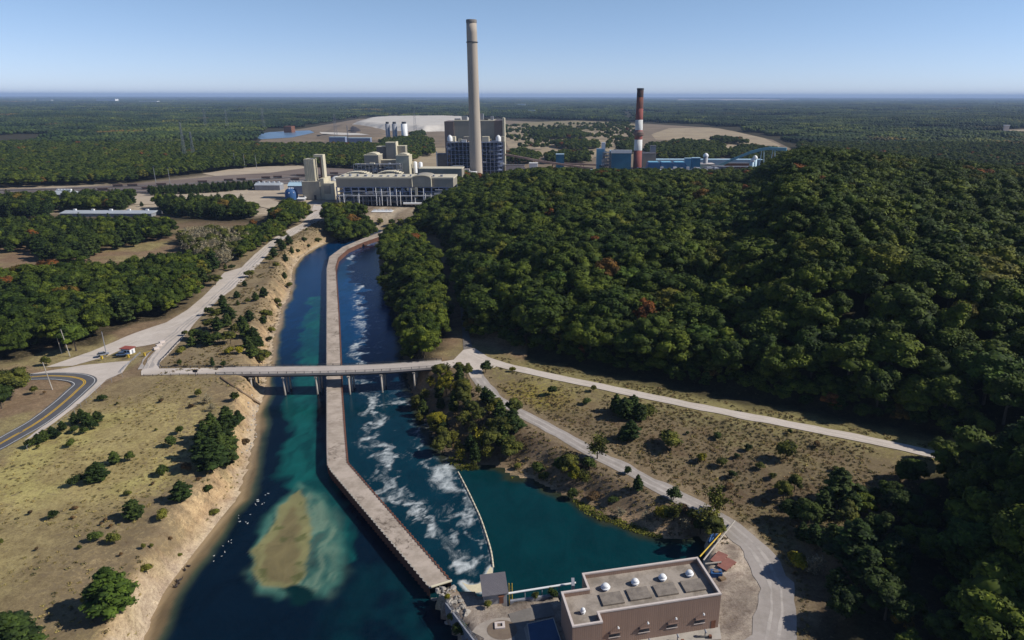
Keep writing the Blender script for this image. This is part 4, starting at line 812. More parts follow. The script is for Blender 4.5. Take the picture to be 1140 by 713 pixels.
for k in range(26):
    x0 = rg.uniform(X0+4, X1-14); z = rg.uniform(3, zf-2); y = D0-rg.uniform(1.2, 8); L_ = rg.uniform(4, 26); mb.tube((x0, y, z), (min(x0+L_, X1), y, z), rg.uniform(.2, .7), None, 6)
    if k % 2: mb.tube((x0, y, z), (x0, y, 0), .3, None, 6)
mb.build('pipe_bundle', 'steel_grey', o); mb = MB()
for k in range(18): x0 = rg.uniform(X0+4, X1-4); z = rg.uniform(zf*.4, zf+1); mb.tube((x0, D0-9.5, 0), (x0, D0-9.5, z), .35, None, 6)
mb.build('riser_pipes', 'white_metal', o); mb = MB()
for k in range(14): x0 = X0+6+(X1-X0-12)*k/14; mb.box(x0, x0+rg.uniform(1, 3), D0+6, D0+10, zt+1.6, zt+rg.uniform(2.3, 4))
mb.build('roof_vents', 'steel_grey', o)
# -- cream silo block at the left
D = 720; o = thing('cream_plant_block', 'cream concrete block with ribbed tower and open hoist frame, left end of plant', 'plant block', (XZ(336,222,D)[0], D, 0))
mb = MB(); bx(mb, 335.5, 355.5, 202.5, D, 26); mb.build('wall', 'light_siding', o)
mb = MB(); bx(mb, 355.6, 360, 199, D+1, 24); mb.build('side_wall', 'cream_siding', o)
X0, X1, zb, zt = bx(MB(), 337.5, 352.5, 177.5, D+6, 12); zb0 = XZ(340,202.5,D)[1]
mb = MB(); mb.box(X0, X1-5, D+6, D+20, zb0, zt); 
for i in range(5): mb.tube((X0+3.2+i*(X1-X0-5)/5.2, D+6.5, zb0), (X0+3.2+i*(X1-X0-5)/5.2, D+6.5, zt), 1.6, 1.6, 12)
mb.build('ribbed_tower', 'cream_siding', o)
xa, xb, _, zt2 = bx(MB(), 348.5, 359, 172.5, D+10, 5); zb1 = XZ(355,200,D)[1]
mb = MB(); mb.box(xb-2.2, xb, D+10, D+18, zb1, zt2); mb.box(xa, xb-2.21, D+10, D+18, zt2-2.5, zt2); mb.build('hoist_frame', 'cream', o)
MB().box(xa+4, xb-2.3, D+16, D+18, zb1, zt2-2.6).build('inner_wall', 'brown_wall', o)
mb = MB(); bx(mb, 360.2, 371, 204.5, D-2, 20); mb.build('annex', 'cream', o); mb = MB(); bx(mb, 360.5, 368, 206.5, D-2.4, .38, 216); mb.build('annex_recess', 'tan_wall', o)
mb = MB(); bx(mb, 349.5, 352, 217.5, D-.2, .18); mb.build('door', 'steel_dark', o)
o, r = building('white_dome_roof', 'low building with white domed roof between the cream block and turbine hall', 'building', 366, 381, 201.5, 745, 14, 'tan_wall', 'white_metal', roof=False)
mb = MB(); cx0, z_ = (r[0]+r[1])/2, r[3]; mb.lathe((cx0, 752, z_), [((r[1]-r[0])/2, 0), ((r[1]-r[0])*.42, 2.2), ((r[1]-r[0])*.25, 3.8), (.5, 4.4)], 20); mb.build('domed_roof', 'white_metal', o, True)
# -- arched sheds behind the hall
for i, (a, b, y, D) in enumerate(((383,411,192.3,780), (420,447,191.5,780), (379,404,195.5,760), (420,444,195.5,760))):
    o = thing('arched_shed', f'cream arched roof shed behind the turbine hall, {["back left","back right","front left","front right"][i]} of the four', 'shed', (XZ(a,y,D)[0], D, 0), 'arched sheds behind the turbine hall')
    xa, xb, zt = XZ(a,y,D)[0], XZ(b,y,D)[0], XZ(a,y,D)[1]; mb = MB(); n = 10; pr_ = [(xa, 0)]+[(xa+(xb-xa)*j/n, zt-4+4*math.sin(math.pi*j/n)**.7) for j in range(n+1)]+[(xb, 0)]
    k = len(pr_); mb.v = [(x, D, z) for x, z in pr_]+[(x, D+12, z) for x, z in pr_]; mb.f = [tuple(range(k-1, -1, -1)), tuple(range(k, 2*k))]+[(j, (j+1) % k, k+(j+1) % k, k+j) for j in range(k)]; mb.build('shell', 'tan_siding', o)
    mb = MB(); [mb.box(min(p[0],q[0]), max(p[0],q[0]), D-.8, D+12.5, max(p[1],q[1])-.3, max(p[1],q[1])+.8) for p, q in zip(pr_[1:-1], pr_[2:-1])]; mb.build('roof_edge', 'cream', o)
# -- second row: brown grey wall, pipe racks, cream houses
o, r = building('long_wall_building', 'long low tan building running right behind the turbine hall towards the tall chimney', 'building', 466, 514, 188.6, 820, 24, 'tan_siding', 'cream')
o = thing('pipe_rack', 'grey steel pipe rack in front of the cream boiler houses', 'pipe rack', (XZ(394,190,830)[0], 830, 0)); xa, xb = XZ(394,190,830)[0], XZ(446,190,830)[0]; zz = XZ(420,183,830)[1]
frame(o, xa, xb, 830, 9, 0, zz, 12, 4, 'steel_grey', .4); clutter(o, xa, xb, 830, 9, zz*.3, zz, 60)
for nm, lb, a, b, y, D, dep, mm in (('cream_boiler_house', 'squat cream boiler house left of the middle group', 405, 421, 173.5, 860, 22, 'tan_siding'), ('cream_boiler_house', 'narrow cream boiler house at the right of the middle group', 440.5, 455, 174, 855, 20, 'cream_siding'),
        ('grey_tower_block', 'tall grey tower with lit cream edge behind the boiler houses', 429, 439.5, 159.5, 905, 14, 'tan_siding'), ('cream_wing', 'cream wing right of the grey tower', 439.8, 451, 163.3, 912, 12, 'light_siding'), ('dark_wing', 'dark grey wing left of the grey tower', 419, 428.8, 164, 910, 12, 'concrete_dark'), ('connecting_gallery', 'low brown grey gallery linking the two cream boiler houses', 421.2, 440.3, 179, 872, 10, 'tan_wall')):
    o, r = building(nm, lb, 'building', a, b, y, D, dep, mm, 'cream')
    if nm == 'cream_boiler_house':
        mb = MB(); mb.tube(((r[0]+r[1])/2, D+2, r[3]+.8), ((r[0]+r[1])/2, D+dep-2, r[3]+.8), (r[1]-r[0])*.4, (r[1]-r[0])*.4, 12); mb.v = [(x, y_, r[3]+.8+(z-r[3]-.8)*.35) for x, y_, z in mb.v]; mb.build('vaulted_roof', 'cream', o)
    if nm == 'grey_tower_block': MB().box(r[1]-.1, r[1]+1.2, D-.1, D+dep+.1, 0, r[3]+1.5).build('lit_edge', 'cream', o)  # cream strip paints sunlight onto the tower's right edge
for a, y, D in ((397, 182.5, 850),): pass
for i, (a, y, rr, D) in enumerate(((462,181,2.6,870),(468,181.5,2.6,872))):
    x, z = XZ(a, y, D); o = thing('storage_tank', f'small pale round tank between the boiler houses and the chimney, {["left","right"][i]} of the pair', 'tank', (x, D, 0)); MB().lathe((x, D, 0), [(rr, 0), (rr, z), (rr*.5, z+1), (.1, z+1.3)], 18).build('shell', 'white_metal', o, True)
# -- big boiler house and tall chimney
D = 1000; o, r = building('boiler_house', 'huge tan and brown boiler house standing behind the tall chimney', 'boiler house', 505, 550.3, 135, D, 42, 'tan_siding', 'cream')
X0b, X1b = XZ(495.8,160,D)[0], XZ(560,160,D)[0]; ztb = r[3]
MB().box(X0b, r[0]-.01, D-2, D+40, 0, ztb-.5).build('stair_tower', 'tan_dark', o); MB().box(r[1]+.01, X1b, D-2, D+40, 0, ztb+.8).build('stair_tower', 'tan_dark', o)
MB().box(X1b+.01, X1b+3, D-4, D+12, 0, XZ(560,131.5,D)[1]).build('lift_shaft', 'cream', o)
zs = XZ(520,158.5,D-30)[1]; zm = XZ(520,152.5,D-30)[1]
xa, xb = XZ(498.5,170,D-30)[0], XZ(559,170,D-30)[0]
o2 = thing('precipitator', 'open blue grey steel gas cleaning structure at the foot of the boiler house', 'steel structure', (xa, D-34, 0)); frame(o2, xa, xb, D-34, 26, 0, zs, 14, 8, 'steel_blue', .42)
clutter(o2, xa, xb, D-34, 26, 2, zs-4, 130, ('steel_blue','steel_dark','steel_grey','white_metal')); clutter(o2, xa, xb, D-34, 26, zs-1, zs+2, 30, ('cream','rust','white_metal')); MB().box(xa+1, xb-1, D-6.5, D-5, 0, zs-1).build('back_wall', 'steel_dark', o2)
for k, t in enumerate((.0, .28, .62, .9)): x = xa+(xb-xa)*t+4; MB().box(x-3.5, x+6, D-24, D-12, zs+.1, zs+7).build('hopper', 'tan_wall' if k % 2 else 'cream', o2)
for t in (.04, .93): x = xa+(xb-xa)*t; MB().lathe((x, D-25, zs+1), [(3.6, 0), (3.6, 5), (2, 7.5), (.2, 8.5)], 14).build('round_cap', 'white_metal', o2, True)
for i, (a, b) in enumerate(((506,512),(514,520),(534,538),(539,543),(546,549))): mb = MB(); X_, Y_ = XZ(a,134,D+12)[0], XZ(b,134,D+12)[0]; mb.box(X_, Y_, D+12, D+20, ztb+.5, ztb+3+3.2*(i % 3)); mb.build('roof_fan', 'steel_grey' if i != 3 else 'steel_dark', o)
o, r = building('dark_shed', 'dark grey windowless block beside the left foot of the boiler house', 'building', 485.5, 497.5, 172.5, 975, 22, 'concrete_dark')
MB().tube((r[0]+1, 974, 0), (r[0]+1, 974, r[3]+4), .8).build('vent_pipe', 'white_metal', o)
D = 940; xb_, _ = XZ(531,190,D); zt = XZ(523.5,22,D)[1]; xt_ = XZ(523.7,22,D)[0]
o = thing('tall_chimney', 'very tall plain grey concrete chimney, by far the highest thing in view', 'chimney', (xb_, D, 0))
mat('chimney_concrete', (.43,.365,.295), .85, .0, .06, (.33,.295,.255), stretch=(1, 1, .12))
rb_, rt_ = 8.8*.95, 6.7*.98
xc = (xb_+xt_)/2
MB().lathe((xc, D, 0), [(rb_*1.02, 0), (rb_, 12), (rb_*.93, 50), (rb_*.84, 110), (rt_*1.02, 180), (rt_, zt-4)], 40).build('shaft', 'chimney_concrete', o, True)
MB().lathe((xc, D, 0), [(rt_+.25, zt-4), (rt_+.25, zt-.4), (rt_-.4, zt), (rt_-1.4, zt-.2)], 40).build('crown_ring', 'concrete_dark', o, True)
mb = MB(); mb.lathe((xc, D, zt*.86), [(rt_+.3, 0), (rt_+.9, .1), (rt_+.9, 1.2), (rt_+.5, 1.25)], 40); mb.build('platform', 'steel_dark', o)
o, r = building('chimney_base_house', 'low white roofed house at the foot of the tall chimney', 'building', 511, 530, 192.5, 915, 12, 'tan_wall', 'white_metal')
# striped chimney
D = 1010; x_, zt = XZ(711.7,98.5,D); x_ = (x_+XZ(711,180,D)[0])/2; o = thing('striped_chimney', 'shorter red and white banded chimney with sooty top above the blue works', 'chimney', (x_, D, 0))
mat('band_red', (.25,.07,.055), .8, .0, .12, (.15,.05,.045), stretch=(1, 1, .3)); mat('band_white', (.62,.62,.60), .8, 0, .12, (.42,.40,.37), stretch=(1, 1, .3)); mat('band_soot', (.035,.022,.022), .8, 0, .1, (.07,.03,.028)); mat('band_rust', (.20,.065,.04), .8, 0, .15, (.07,.035,.03), stretch=(1, 1, .2))
def rz_(z): return 6.3-(6.3-4.6)*z/zt
for ya, yb, mn in ((98.5,108.5,'band_soot'),(108.5,121,'band_rust'),(121,133.5,'band_red'),(133.5,145,'band_white'),(145,155.5,'band_red'),(155.5,167.5,'band_white'),(167.5,196,'band_red')):
    a, b = XZ(712,ya,D)[1], max(0, XZ(712,yb,D)[1]); MB().lathe((x_, D, 0), [(rz_(b), b), (rz_(a), a-.01)], 32).build('painted_band', mn, o, True)
a = XZ(712,147,D)[1]; MB().lathe((x_, D, a-6), [(rz_(a)+.2, 0), (rz_(a)+2, 1.6), (rz_(a)+2, 5.2), (rz_(a)+.2, 7)], 32).build('platform', 'brown_wall', o); MB().lathe((x_, D, zt-2), [(5.0, 0), (5.0, 2), (4.2, 2.2)], 32).build('crown_ring', 'steel_dark', o)
# -- blue works at the right
o, r = building('blue_boiler_house', 'blue metal clad boiler house with pale roof left of the striped chimney', 'building', 680.5, 703, 169.5, 1000, 30, 'teal_siding', 'pale_blue')
MB().box(r[0]-.5, r[1]+.5, 997.5, 999.9, r[3]-1.5, r[3]+3).build('fascia', 'white_metal', o)
o = thing('open_frame', 'dark open steel frame against the left side of the blue boiler house', 'steel structure', (XZ(671,190,1000)[0], 1000, 0)); frame(o, XZ(671,185,1000)[0], XZ(680,185,1000)[0], 1000, 16, 0, XZ(675,170,1000)[1], 4, 6, 'steel_grey', .35); clutter(o, XZ(672,185,1000)[0], XZ(679,185,1000)[0], 1000, 16, 2, 22, 30)
for nm, lb, a, b, y, D, dep, mm in (('blue_cube', 'small sky blue cube house beside the long conveyor', 619, 628, 172.5, 1020, 12, 'teal_siding'), ('blue_stair_block', 'pale blue stepped block at the left of the blue boiler house', 664.5, 672.5, 166.5, 1015, 10, 'sky_blue'),
        ('white_riser', 'slim white riser tower on the pale blue stepped block', 670, 674, 159.5, 1017, 5, 'white_metal'), ('grey_green_hall', 'grey green hall just right of the striped chimney', 716, 730.5, 171.5, 1040, 24, 'tan_wall'), ('pale_tower', 'small square pale tower on the hall right of the striped chimney', 724.5, 730.5, 163, 1050, 7, 'steel_grey'),
        ('long_blue_hall', 'very long pale blue roofed hall stretching right behind the blue sheds', 722, 850, 178.5, 1060, 16, 'pale_blue'), ('teal_block', 'bright teal block at the right end of the blue sheds', 771, 780, 176.5, 1003, 9, 'teal_siding'), ('blue_link', 'pale blue link building left of the teal block', 763, 770.8, 177, 1015, 8, 'sky_blue'),
        ('tan_hall', 'tan roofed hall between the teal block and the right silos', 780.5, 796, 183.5, 1010, 20, 'cream'), ('grey_blue_hall', 'grey blue low hall in front of the rising gallery', 794, 808, 186, 985, 14, 'steel_blue'), ('white_shed', 'small white shed showing over the treetops below the tan hall', 785, 793, 190.5, 965, 10, 'white_metal'), ('white_gable', 'white house at the foot of the long brown conveyor', 589, 598.5, 182.5, 985, 12, 'white_metal'), ('pale_shed', 'long pale shed behind the trees right of the boiler house', 563, 584, 184.5, 985, 8, 'coping_mat'), ('brick_hall', 'dark red brick hall under the rising blue gallery', 806, 834, 182.5, 1030, 8, 'rust'), ('pale_low_shed', 'small pale blue shed at the tree line left of the blue works', 658, 668, 190, 968, 8, 'pale_blue')):
    rm = {'teal_siding':'pale_blue','pale_blue':'pale_blue','sky_blue':'pale_blue','cream':'coping_mat'}.get(mm, 'roof_grey' if mm != 'white_metal' else 'white_metal'); building(nm, lb, 'building', a, b, y, D, dep, mm, rm)
o = thing('saw_tooth_sheds', 'row of deep blue sheds with sloping pitched fronts and white roofs', 'sheds', (XZ(712,190,990)[0], 990, 0))
for i in range(3):
    a, b = XZ(722+i*14.5,184,985)[0], XZ(736+i*14.5,184,985)[0]; zt = XZ(730,181.5,985)[1]; mb = MB(); c_ = b+8
    mb.v = [(a-4,985,0),(c_,985,0),(c_,1003,0),(a-4,1003,0),(a,985,zt),(b-3,985,zt),(b-3,1003,zt),(a,1003,zt)]; mb.f = [(3,2,1,0),(4,5,6,7),(0,1,5,4),(1,2,6,5),(2,3,7,6),(3,0,4,7)]; mb.build('bay', 'bright_blue', o); MB().box(a+.5, b-3.5, 986, 1002, zt+.003, zt+1).build('bay_roof', 'sky_blue', o); MB().box(b-1, b+3, 982, 984.9, zt*.3, zt*.62).build('white_hood', 'white_metal', o)
MB().box(XZ(709,190,983)[0], XZ(724,190,983)[0], 980, 984.5, 0, XZ(715,187,983)[1]).build('front_wall', 'deep_blue', o)
for i, (a, y, rr, D, lb) in enumerate(((786,170.5,3.4,1020,'white banded silo with domed head behind the teal block'), (841,173,3.0,1015,'white domed silo near the right end of the blue works'), (838,176,2.4,1005,'pale blue silo just left of the white domed one'))):
    x, z = XZ(a, y, D); o = thing('round_silo', lb, 'silo', (x, D, 0)); MB().lathe((x, D, 0), [(rr, 0), (rr, z-5)], 20).build('shell', 'steel_grey' if i == 0 else 'pale_blue', o, True); MB().lathe((x, D, 0), [(rr+.5, z-5), (rr+.5, z-3), (rr*.7, z-1), (.4, z)], 20).build('head', 'white_metal', o, True)
def gallery(name, label, pts, w, h, m, legs=(), legm='steel_grey', Dd=0):
    P3 = [(XZ(a, y, D)[0], D, XZ(a, y, D)[1]) for a, y, D in pts]; o = thing(name, label, 'conveyor', (P3[0][0], P3[0][1], 0)); mb = MB()
    for a, b in zip(P3, P3[1:]):
        dx, dy = b[0]-a[0], b[1]-a[1]; L = math.hypot(dx, dy); nx, ny = -dy/L*w/2, dx/L*w/2; m_ = len(mb.v)
        mb.v += [(p[0]+s_*nx, p[1]+s_*ny, p[2]+k) for p in (a, b) for s_ in (-1, 1) for k in (-h, 0)]; mb.f += [(m_,m_+1,m_+3,m_+2),(m_+4,m_+6,m_+7,m_+5),(m_,m_+4,m_+5,m_+1),(m_+2,m_+3,m_+7,m_+6),(m_+1,m_+5,m_+7,m_+3),(m_,m_+2,m_+6,m_+4)]
    mb.build('gallery', m, o)
    for t in legs:
        k = min(int(t), len(P3)-2); f = t-k; p = [q*(1-f)+r_*f for q, r_ in zip(P3[k], P3[k+1])]; mb = MB()
        for s_ in (-1, 1): mb.tube((p[0]+s_*4, p[1], 0), (p[0]+s_*1.5, p[1], p[2]-h), .5, .5, 6)
        mb.build('trestle', legm, o)
    return o
siding('gallery_blue', (.15,.36,.45), 3, (.12,.30,.38)); siding('gallery_brown', (.30,.20,.16), 3)
gallery('rising_gallery', 'pale teal enclosed conveyor gallery rising to the right and bending level above the treetops', [(800,184,1030),(815,176.5,1020),(835,168.5,1010),(848,165,1005),(856,163.8,1000),(876,164.8,990)], 5, 4, 'gallery_blue', (3.2, 4.3), 'pale_blue')
gallery('long_conveyor', 'long brown conveyor sloping down from the boiler house to the right behind the hill', [(562,171.2,1000),(582,174.8,1000),(606,179.3,1000),(632,183.3,1000),(660,187,1000)], 4, 2.6, 'gallery_brown', (.6, 1.5, 2.4, 3.3), 'rust')
gallery('low_conveyor', 'low brown conveyor crossing behind the blue cube house', [(603,180,1060),(632,181.8,1060),(664,183,1060)], 4, 2.2, 'gallery_brown', (.5, 1.5), 'rust')
o = thing('works_pipe_yard', 'tangle of pale pipes, ducts and small tanks along the front of the blue works', 'pipework', (XZ(735,190,960)[0], 960, 0)); clutter(o, XZ(735,190,960)[0], XZ(840,190,960)[0], 955, 14, 1, 9, 110, ('white_metal','steel_grey','coping_mat','pale_blue')); frame(o, XZ(800,190,960)[0], XZ(838,190,960)[0], 958, 8, 0, 12, 8, 3, 'steel_grey', .3)
o = thing('chimney_foot_works', 'steel platforms and pipes crowded round the foot of the tall chimney', 'pipework', (XZ(500,195,900)[0], 900, 0)); clutter(o, XZ(500,195,900)[0], XZ(526,195,900)[0], 895, 16, 1, 12, 90, ('white_metal','steel_grey','coping_mat','cream')); frame(o, XZ(504,190,900)[0], XZ(516,190,900)[0], 896, 8, 0, 18, 3, 4, 'steel_grey', .3)
# -- background silos, landfill, pond, fields
for i, (a, b) in enumerate(((429.5,434.5),(437,442.5),(446.8,454))):
    D = 1690; xa, xb = XZ(a,150,D)[0], XZ(b,150,D)[0]; zt = XZ(a,138,D)[1]; x = (xa+xb)/2; r_ = (xb-xa)/2*.95; o = thing('storage_silo', f'tall grey storage silo beyond the plant, {["left and narrowest","middle","right and widest"][i]} of the three', 'silo', (x, D, 0), 'three storage silos before the landfill')
    MB().lathe((x, D, 0), [(r_, 0), (r_, zt)], 24).build('shell', 'steel_grey' if i < 2 else 'white_metal', o, True); MB().lathe((x, D, 0), [(r_*.75, zt), (r_*.75, zt+4), (r_*.6, zt+4.5)], 16).build('head_house', 'steel_dark', o)
def mound(name, poly, h, m, edge=30, label=None, kind='structure'):
    xs = [p[0] for p in poly]; ys = [p[1] for p in poly]; st = max(4, (max(xs)-min(xs))/120)
    zf = lambda X, Y: sstep(0, edge, sdist(X, Y, poly)+(fbm(X, Y, 60, 8, 3)-.5)*edge*.6)*h+.25+(fbm(X, Y, 25, 4, 3)-.5)*h*.08-.3*(sdist(X, Y, poly) < 0)
    return grid_mesh(name, np.arange(min(xs)-st, max(xs)+st, st), np.arange(min(ys)-st, max(ys)+st, st), zf, m, keep=lambda X, Y: sdist(X, Y, poly) > 0)
mat('ash_white', (.56,.52,.46), .9, 0, .02, (.46,.42,.37)); mat('earth_tan', (.36,.285,.18), .95, 0, .015, (.25,.19,.125)); mat('earth_brown', (.22,.165,.11), .95, 0, .012, (.13,.10,.065)); mat('field_olive', (.24,.20,.10), .95, 0, .02, (.17,.13,.09)); mat('coal', (.035,.03,.032), .9, 0, .05, (.06,.05,.05)); mat('pond_blue', (.10,.17,.26), .3, 0, .01, (.14,.21,.30))
Wf = lambda l: W(l, 0)
def tex(name, col):  # varied bare ground
    return mat(name, *col)
def sheet(name, pl, m, z): return drape(name, Wf(pl), m, z, zfix=0)
sheet('site_ground', [(283,163),(300,148),(340,143),(400,132.5),(500,131.5),(600,136),(720,138),(800,143),(860,156),(885,168),(900,205),(540,205),(500,196),(470,165)], 'earth_brown', .15)
sheet('field', [(556,140),(600,137),(660,139),(700,150),(716,160),(700,178),(640,176),(590,172),(566,165)], 'earth_tan', .35)
sheet('field', [(575,137),(640,134.5),(700,137),(716,141),(690,147),(620,144),(580,143)], 'field_olive', .5)
sheet('field', [(725,150),(745,143),(790,142.2),(815,146),(850,154),(870,163),(850,166),(800,160),(760,157),(730,156)], 'earth_tan', .4)
sheet('field', [(795,161),(830,158),(868,163),(862,170),(820,172),(797,168)], 'earth_tan', .5)
mound('landfill', Wf([(385,141),(405,134.5),(440,133),(500,132.7),(530,134),(520,146),(470,147),(415,145)]), 17, 'ash_white', 60)
mound('earth_bank', Wf([(350,153),(370,141),(395,138.5),(425,143.5),(445,150),(440,156),(400,158),(360,157)]), 7, 'earth_brown', 40)
o = mound('coal_heap', Wf([(376,152),(384,141),(396,139.5),(412,148),(408,152.5)]), 13, 'coal', 55)
sheet('earth_track', [(356,150.5),(372,151),(400,152),(412,154),(380,154.2),(358,152.5)], 'ash_white', 8)
sheet('pond', [(280,151),(300,147.5),(345,145.5),(350,148),(325,153.5),(290,155.5)], 'pond_blue', .6)
sheet('earth_track', [(418,196),(470,165),(500,165),(500,185),(470,190)], 'earth_tan', .4)
for i, (a, b, y, D) in enumerate(((366,384,153.2,1640),(386,412,154.2,1600))): building('low_shed', f'low blue grey shed row before the coal heap, {["left","right"][i]} one', 'shed', a, b, y, D, 14, 'steel_blue', 'pale_blue')
building('red_roof_house', 'small red roofed house by the pond', 'house', 315.5, 324, 141.2, 2060, 30, 'rust', 'rust')
# rail yard strips, warehouses
mat('rail_brown', (.14,.105,.085), .9, 0, .04, (.22,.175,.145), stretch=(.15, 1, 1)); mat('sand_flat', (.45,.37,.27), .95, 0, .03, (.34,.27,.20))
sheet('rail_yard', [(-60,212),(30,211.5),(140,206),(235,197),(262,191),(335,186),(420,190),(460,193),(380,201),(300,206),(180,213),(60,215),(-60,218)], 'rail_brown', .3)
sheet('sand_yard', [(140,218),(200,213.5),(290,207),(335,203),(340,214),(300,222),(330,232),(345,236),(330,240),(270,226),(150,228)], 'sand_flat', .35)
sheet('sand_yard', [(225,194),(262,188),(335,183.5),(345,187),(300,193),(240,196.5)], 'sand_flat', .45)
mat('ballast_dark', (.07,.055,.048), .95, 0, .05, (.12,.09,.075), stretch=(.2, 1, 1))
for y_ in (0, 3.4, 6.6): sheet('track_ballast', [(-60,212.5+y_*.8),(30,211.2+y_*.8),(180,206.2+y_),(330,197+y_),(430,193+y_*.4),(430,193.8+y_*.4),(330,198.4+y_),(180,207.8+y_),(30,212.6+y_*.8),(-60,213.9+y_*.8)], 'ballast_dark', .42)
for i, k in enumerate((0, 2.2, 4.4, 6.8, 9)):
    a, b, c_ = P(-40,213+k*.8), P(180,207+k*.9), P(440,190+k*.9) if k < 5 else P(330,199+k*.6); t_ = thing('rail_track', f'rail track through the brown yard left of the plant, number {i+1} from far side', 'rail track', (*a, 0), 'tracks of the rail yard')
    for s_ in (-.75, .75): mb = MB(); mb.path([(p[0], p[1]+s_, .5) for p in (a, b, c_)], .16, 4); mb.build('rail', 'steel_grey', t_)
    if i % 2 == 0:
        q = resample([a, b, c_], 15)
        for j, p in enumerate(q):
            if 8 < j < 44 and (j*7+i*3) % 11 < 6 and i < 3:
                w_ = thing('rail_wagon', 'dark brown hopper wagon standing on a track of the rail yard', 'rail wagon', (p[0], p[1], .6), 'wagons in the rail yard'); dx, dy = b[0]-a[0], b[1]-a[1]; w_.rotation_euler.z = math.atan2(dy, dx)
                mb = MB(); mb.v = [(-5,-1,.9),(5,-1,.9),(5,1,.9),(-5,1,.9),(-5.6,-1.4,2.7),(5.6,-1.4,2.7),(5.6,1.4,2.7),(-5.6,1.4,2.7)]; mb.f = [(3,2,1,0),(4,5,6,7),(0,1,5,4),(1,2,6,5),(2,3,7,6),(3,0,4,7)]; part(mb, 'body', 'brown_wall', w_); part(MB().box(-5.5, 5.5, -.9, .9, .0, .7), 'bogie', 'steel_dark', w_)
def ware(a, b, yt, D, dep, label, wm='steel_grey', rm='warehouse_roof'):
    mat('warehouse_roof', (.40,.43,.46), .5, .2, .1)
    X0, zt = XZ(a, yt, D); X1 = XZ(b, yt, D)[0]; o = thing('warehouse', label, 'warehouse', (X0, D, 0)); MB().box(X0, X1, D, D+dep, 0, zt*.75).build('wall', wm, o)
    mb = MB(); zr = zt*.75; mb.v = [(X0-.5,D-.6,zr+.003),(X1+.5,D-.6,zr+.003),(X1+.5,D+dep+.6,zr+.003),(X0-.5,D+dep+.6,zr+.003),(X0-.5,D+dep/2,zt+.5),(X1+.5,D+dep/2,zt+.5)]; mb.f = [(0,1,5,4),(3,4,5,2),(0,4,3),(1,2,5),(3,2,1,0)]; mb.build('roof', rm, o)
    for k in range(5): x = X0+(X1-X0)*(k+.5)/5; MB().box(x-1.2, x+1.2, D+dep*.45, D+dep*.55, zt+.3, zt+1.6).build('roof_vent', 'white_metal', o)
    return o
ware(66, 168, 236.6, 612, 18, 'very long low warehouse with pale grey roof behind the middle tree belt'); ware(55, 72, 214, 700, 22, 'small white roofed shed in the gap between two tree blocks')
ware(283, 311, 204.5, 790, 12, 'long low shed with pale roof right of the pine row'); ware(320, 336, 204, 760, 12, 'pale blue roofed shed just left of the cream block', 'steel_blue', 'pale_blue')
x, y = P(325,222); o = thing('round_tank', 'dark blue round tank with white ribs beside the cream block', 'tank', (x, y, 0)); MB().lathe((x, y, 0), [(6.5, 0), (6.5, 7), (5.2, 10), (2.5, 11.5), (.2, 12)], 24).build('shell', 'deep_blue', o, True)
mb = MB(); [mb.tube((x+6.6*math.cos(t), y+6.6*math.sin(t), 7), (x+2*math.cos(t), y+2*math.sin(t), 12), .35, .35, 5) for t in np.linspace(0, 6.28, 9)[:-1]]; mb.build('rib', 'white_metal', o)
for i, (a, b, y_, D, lb) in enumerate(((344,353,231,690,'white roofed shed by the track above the canal head'), (331,338,221,712,'low white shed in front of the blue tank'), (274,281,217,765,'blue open stall on the sand yard'), (414,436,236,640,'long low white store by the canal head under the turbine hall'))): ware(a, b, y_, D, 9, lb, 'steel_grey' if i != 2 else 'deep_blue', 'white_metal' if i != 2 else 'steel_blue')
# lattice masts and pylons
def mast(px, py, D, h, label, w=2.2, arms=0):
    x = XZ(px, py, D)[0]; o = thing('lattice_mast', label, 'mast', (x, D, 0)); mb = MB(); n = max(6, int(h/7))
    for sx in (-1, 1):
        for sy in (-1, 1): mb.tube((x+sx*w, D+sy*w, 0), (x+sx*w*.3, D+sy*w*.3, h), .28, .2, 4)
    for k in range(n):
        z0, z1 = h*k/n, h*(k+1)/n; w0, w1 = w*(1-.7*k/n), w*(1-.7*(k+1)/n); mb.tube((x-w0, D-w0, z0), (x+w1, D-w1, z1), .15, .15, 3); mb.tube((x+w0, D-w0, z0), (x-w1, D-w1, z1), .15, .15, 3)
    mb.build('lattice', 'steel_grey', o)
    for a in range(arms): z = h*(.8+.08*a); MB().box(x-7+a*1.5, x+7-a*1.5, D-.3, D+.3, z, z+.6).build('crossarm', 'steel_grey', o)
mast(202, 150, 1150, 62, 'tall pale lattice mast rising from the left forest, left of the pair'); mast(212.5, 155, 1180, 46, 'shorter pale lattice mast rising from the left forest, right of the pair')
for i, (px, D, h) in enumerate(((229,2300,62),(253,2250,62),(293.5,2200,64),(373,1700,62),(462,2100,64))): mast(px, 140, D, h, f'distant pylon above the forest, {["leftmost","second from left","third from left, left of the pond","fourth, before the landfill","rightmost, over the landfill crest"][i]}', 4, 2)
mast(387, 150, 1600, 40, 'thin grey mast in front of the coal heap', 1.5)
for i, (px, py) in enumerate(((190,208),(174,206),(286,189),(262,186),(273,188.5))):
    x, y = P(px, py); o = thing('yard_light_mast', f'thin floodlight mast in the rail yard, {["nearest, left part","second, left part","right part by the sand","left of the red tree","right of the red tree"][i]}', 'light mast', (x, y, 0)); MB().tube((x, y, 0), (x, y, 22), .3, .2, 6).build('pole', 'steel_grey', o); MB().box(x-1.6, x+1.6, y-.3, y+.3, 21.5, 22.4).build('lamp_head', 'steel_dark', o)
